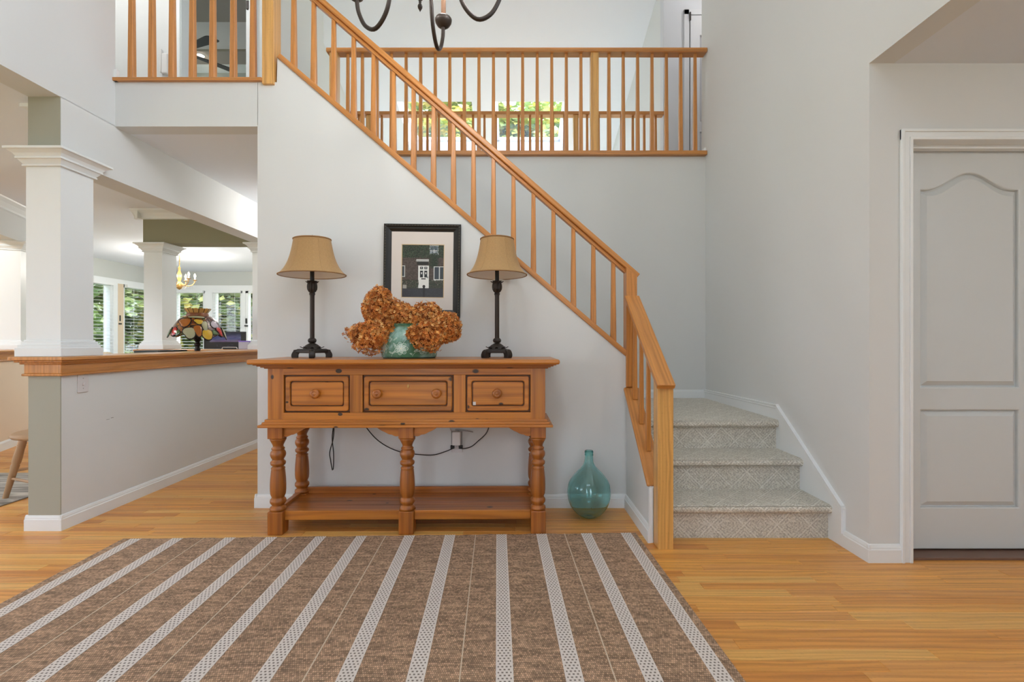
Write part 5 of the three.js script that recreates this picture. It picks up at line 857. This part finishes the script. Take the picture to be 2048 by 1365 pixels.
  const rt = dataTex(256, 256, (u, v) => { const k = 0.62 + 0.2 * (pn(u, v, 4, 40, 81) - 0.5) + 0.2 * (pn(u, v, 12, 90, 82) - 0.5) + (Math.sin(v * 6.283 * 6) > 0.6 ? 0.1 : 0); return [k, k * 0.97, k * 0.92]; }, true, 1, 1);
  const rg = thing('area_rug', 'grey streaked area rug under the stool in the left room', 'rug', [-4.4, 0.0005, -2.8]); part('rug_body', box(-1.1, 1.1, 0, 0.008, -1.15, 1.3, null, 0.003), M(new THREE.Color(1, 1, 1), 0.95, { map: rt }), rg);
}

// ------------------------------------------------------------------ trees outside
{
  const lg = new THREE.BufferGeometry(); lg.setAttribute('position', new THREE.Float32BufferAttribute([0, 0, 0, 0.5, 0.12, 0.5, 0, 0, 1.1, 0, 0, 0, 0, 0, 1.1, -0.5, 0.12, 0.5], 3)); lg.computeVertexNormals();
  const lm = MP(new THREE.Color(1, 1, 1), 0.7, { side: THREE.DoubleSide, transmission: 0.3, thickness: 0 }), bark = M(lin(92, 74, 58), 0.95);
  function tree(label, x, z, h, r, n, tints, size = 0.16, low = 0.15) {
    const t = thing('tree', label, 'tree', [x, -0.45, z], 0, 'trees outside the windows');
    part('trunk', lathe([[0.16, 0], [0.12, 0.6], [0.1, h * 0.5], [0.04, h * 0.9], [0, h * 0.92]], 10), bark, t);
    for (let k = 0; k < 6; k++) { const a = k * 1.05 + rnd(), y = h * rr(0.3, 0.65); part('branch', tube([V(0, y, 0), V(Math.cos(a) * r * 0.4, y + 0.3, Math.sin(a) * r * 0.4), V(Math.cos(a) * r * 0.8, y + 0.7, Math.sin(a) * r * 0.8)], 0.025, 8, 5), bark, t); }
    const cl = Array.from({ length: 46 }, () => { const a = rr(0, 6.28), y = rr(low, 0.97), e = Math.sqrt(Math.sin(Math.PI * Math.min(1, 0.12 + y * 0.85))); const q = r * e * Math.sqrt(rr(0.25, 1)); return [q * Math.cos(a), y * h, q * Math.sin(a), rr(0.28, 0.5) * r * 0.8, rr(0.75, 1.15)]; });
    const im = new THREE.InstancedMesh(lg, lm, n), mt = new THREE.Matrix4(), q = new THREE.Quaternion(), e = new THREE.Euler(), col = new THREE.Color();
    for (let i = 0; i < n; i++) { const c = cl[Math.floor(rnd() * cl.length)]; const v = V(rr(-1, 1), rr(-1, 1), rr(-1, 1)).normalize().multiplyScalar(c[3] * Math.cbrt(rr(0.2, 1))); e.set(rr(-0.9, 0.9), rr(0, 6.28), rr(-0.7, 0.7)); q.setFromEuler(e); const s = size * rr(0.6, 1.2); mt.compose(V(c[0] + v.x, c[1] + v.y * 0.7, c[2] + v.z), q, V(s, s, s)); im.setMatrixAt(i, mt); col.copy(lin(...tints[Math.floor(rnd() * tints.length)])).multiplyScalar(c[4]); im.setColorAt(i, col); }
    im.name = 'foliage'; im.userData.kind = 'stuff'; t.add(im);
  }
  const G1 = [[138, 164, 96], [164, 186, 118], [118, 146, 86], [196, 208, 150]], G2 = [[150, 168, 96], [206, 202, 110], [124, 148, 84], [232, 212, 120]], G3 = [[104, 130, 90], [124, 148, 104], [140, 158, 120]];
  tree('leafy green tree outside the far left window', -10.6, -6.2, 4.8, 2.1, 16000, G1, 0.2);
  tree('bushy green tree outside the window beside the nearest column', -10.4, -9.2, 4.8, 2.2, 18000, G1, 0.2, 0.06);
  tree('pale green tree outside the window left of the second column', -10.8, -12.0, 5.2, 2.4, 18000, G1.concat(G2), 0.2, 0.06);
  tree('dark evergreen tree beyond the west windows', -15, -16, 9, 4.2, 22000, G3, 0.34, 0.05);
  tree('dark evergreen tree beyond the far left window', -14.5, -10.5, 8.5, 4.0, 20000, G3, 0.34, 0.05);
  tree('yellow green tree outside the left half of the back window', -7.9, -14.4, 5.4, 2.3, 16000, G1.concat(G2), 0.2, 0.06);
  tree('yellowing tree outside the right half of the back window', -5.6, -14.8, 5.6, 2.3, 16000, G2.concat(G1), 0.2, 0.06);
  tree('dark evergreen tree beyond the back window', -9.5, -20, 9, 4.4, 22000, G3, 0.34, 0.05);
  tree('second dark evergreen tree beyond the right half of the back window', -5.4, -20.5, 9, 4.4, 22000, G3, 0.34, 0.05);
  tree('tall autumn tree seen through the left skylight', -3.4, -21, 12.5, 3.6, 14000, G2, 0.3, 0.1);
  tree('tall green tree seen through the right skylight', 0.6, -22, 12, 3.6, 14000, G1.concat(G2), 0.3, 0.1);
  tree('tall dark tree between the two skylights', -1.4, -25, 13.5, 3.8, 10000, G3, 0.32, 0.1);
  tree('tall dark tree at the right of the right skylight', 3.6, -25, 12.5, 3.8, 10000, G3, 0.32, 0.1);
}
shadows(scene);
renderer.render(scene, camera);
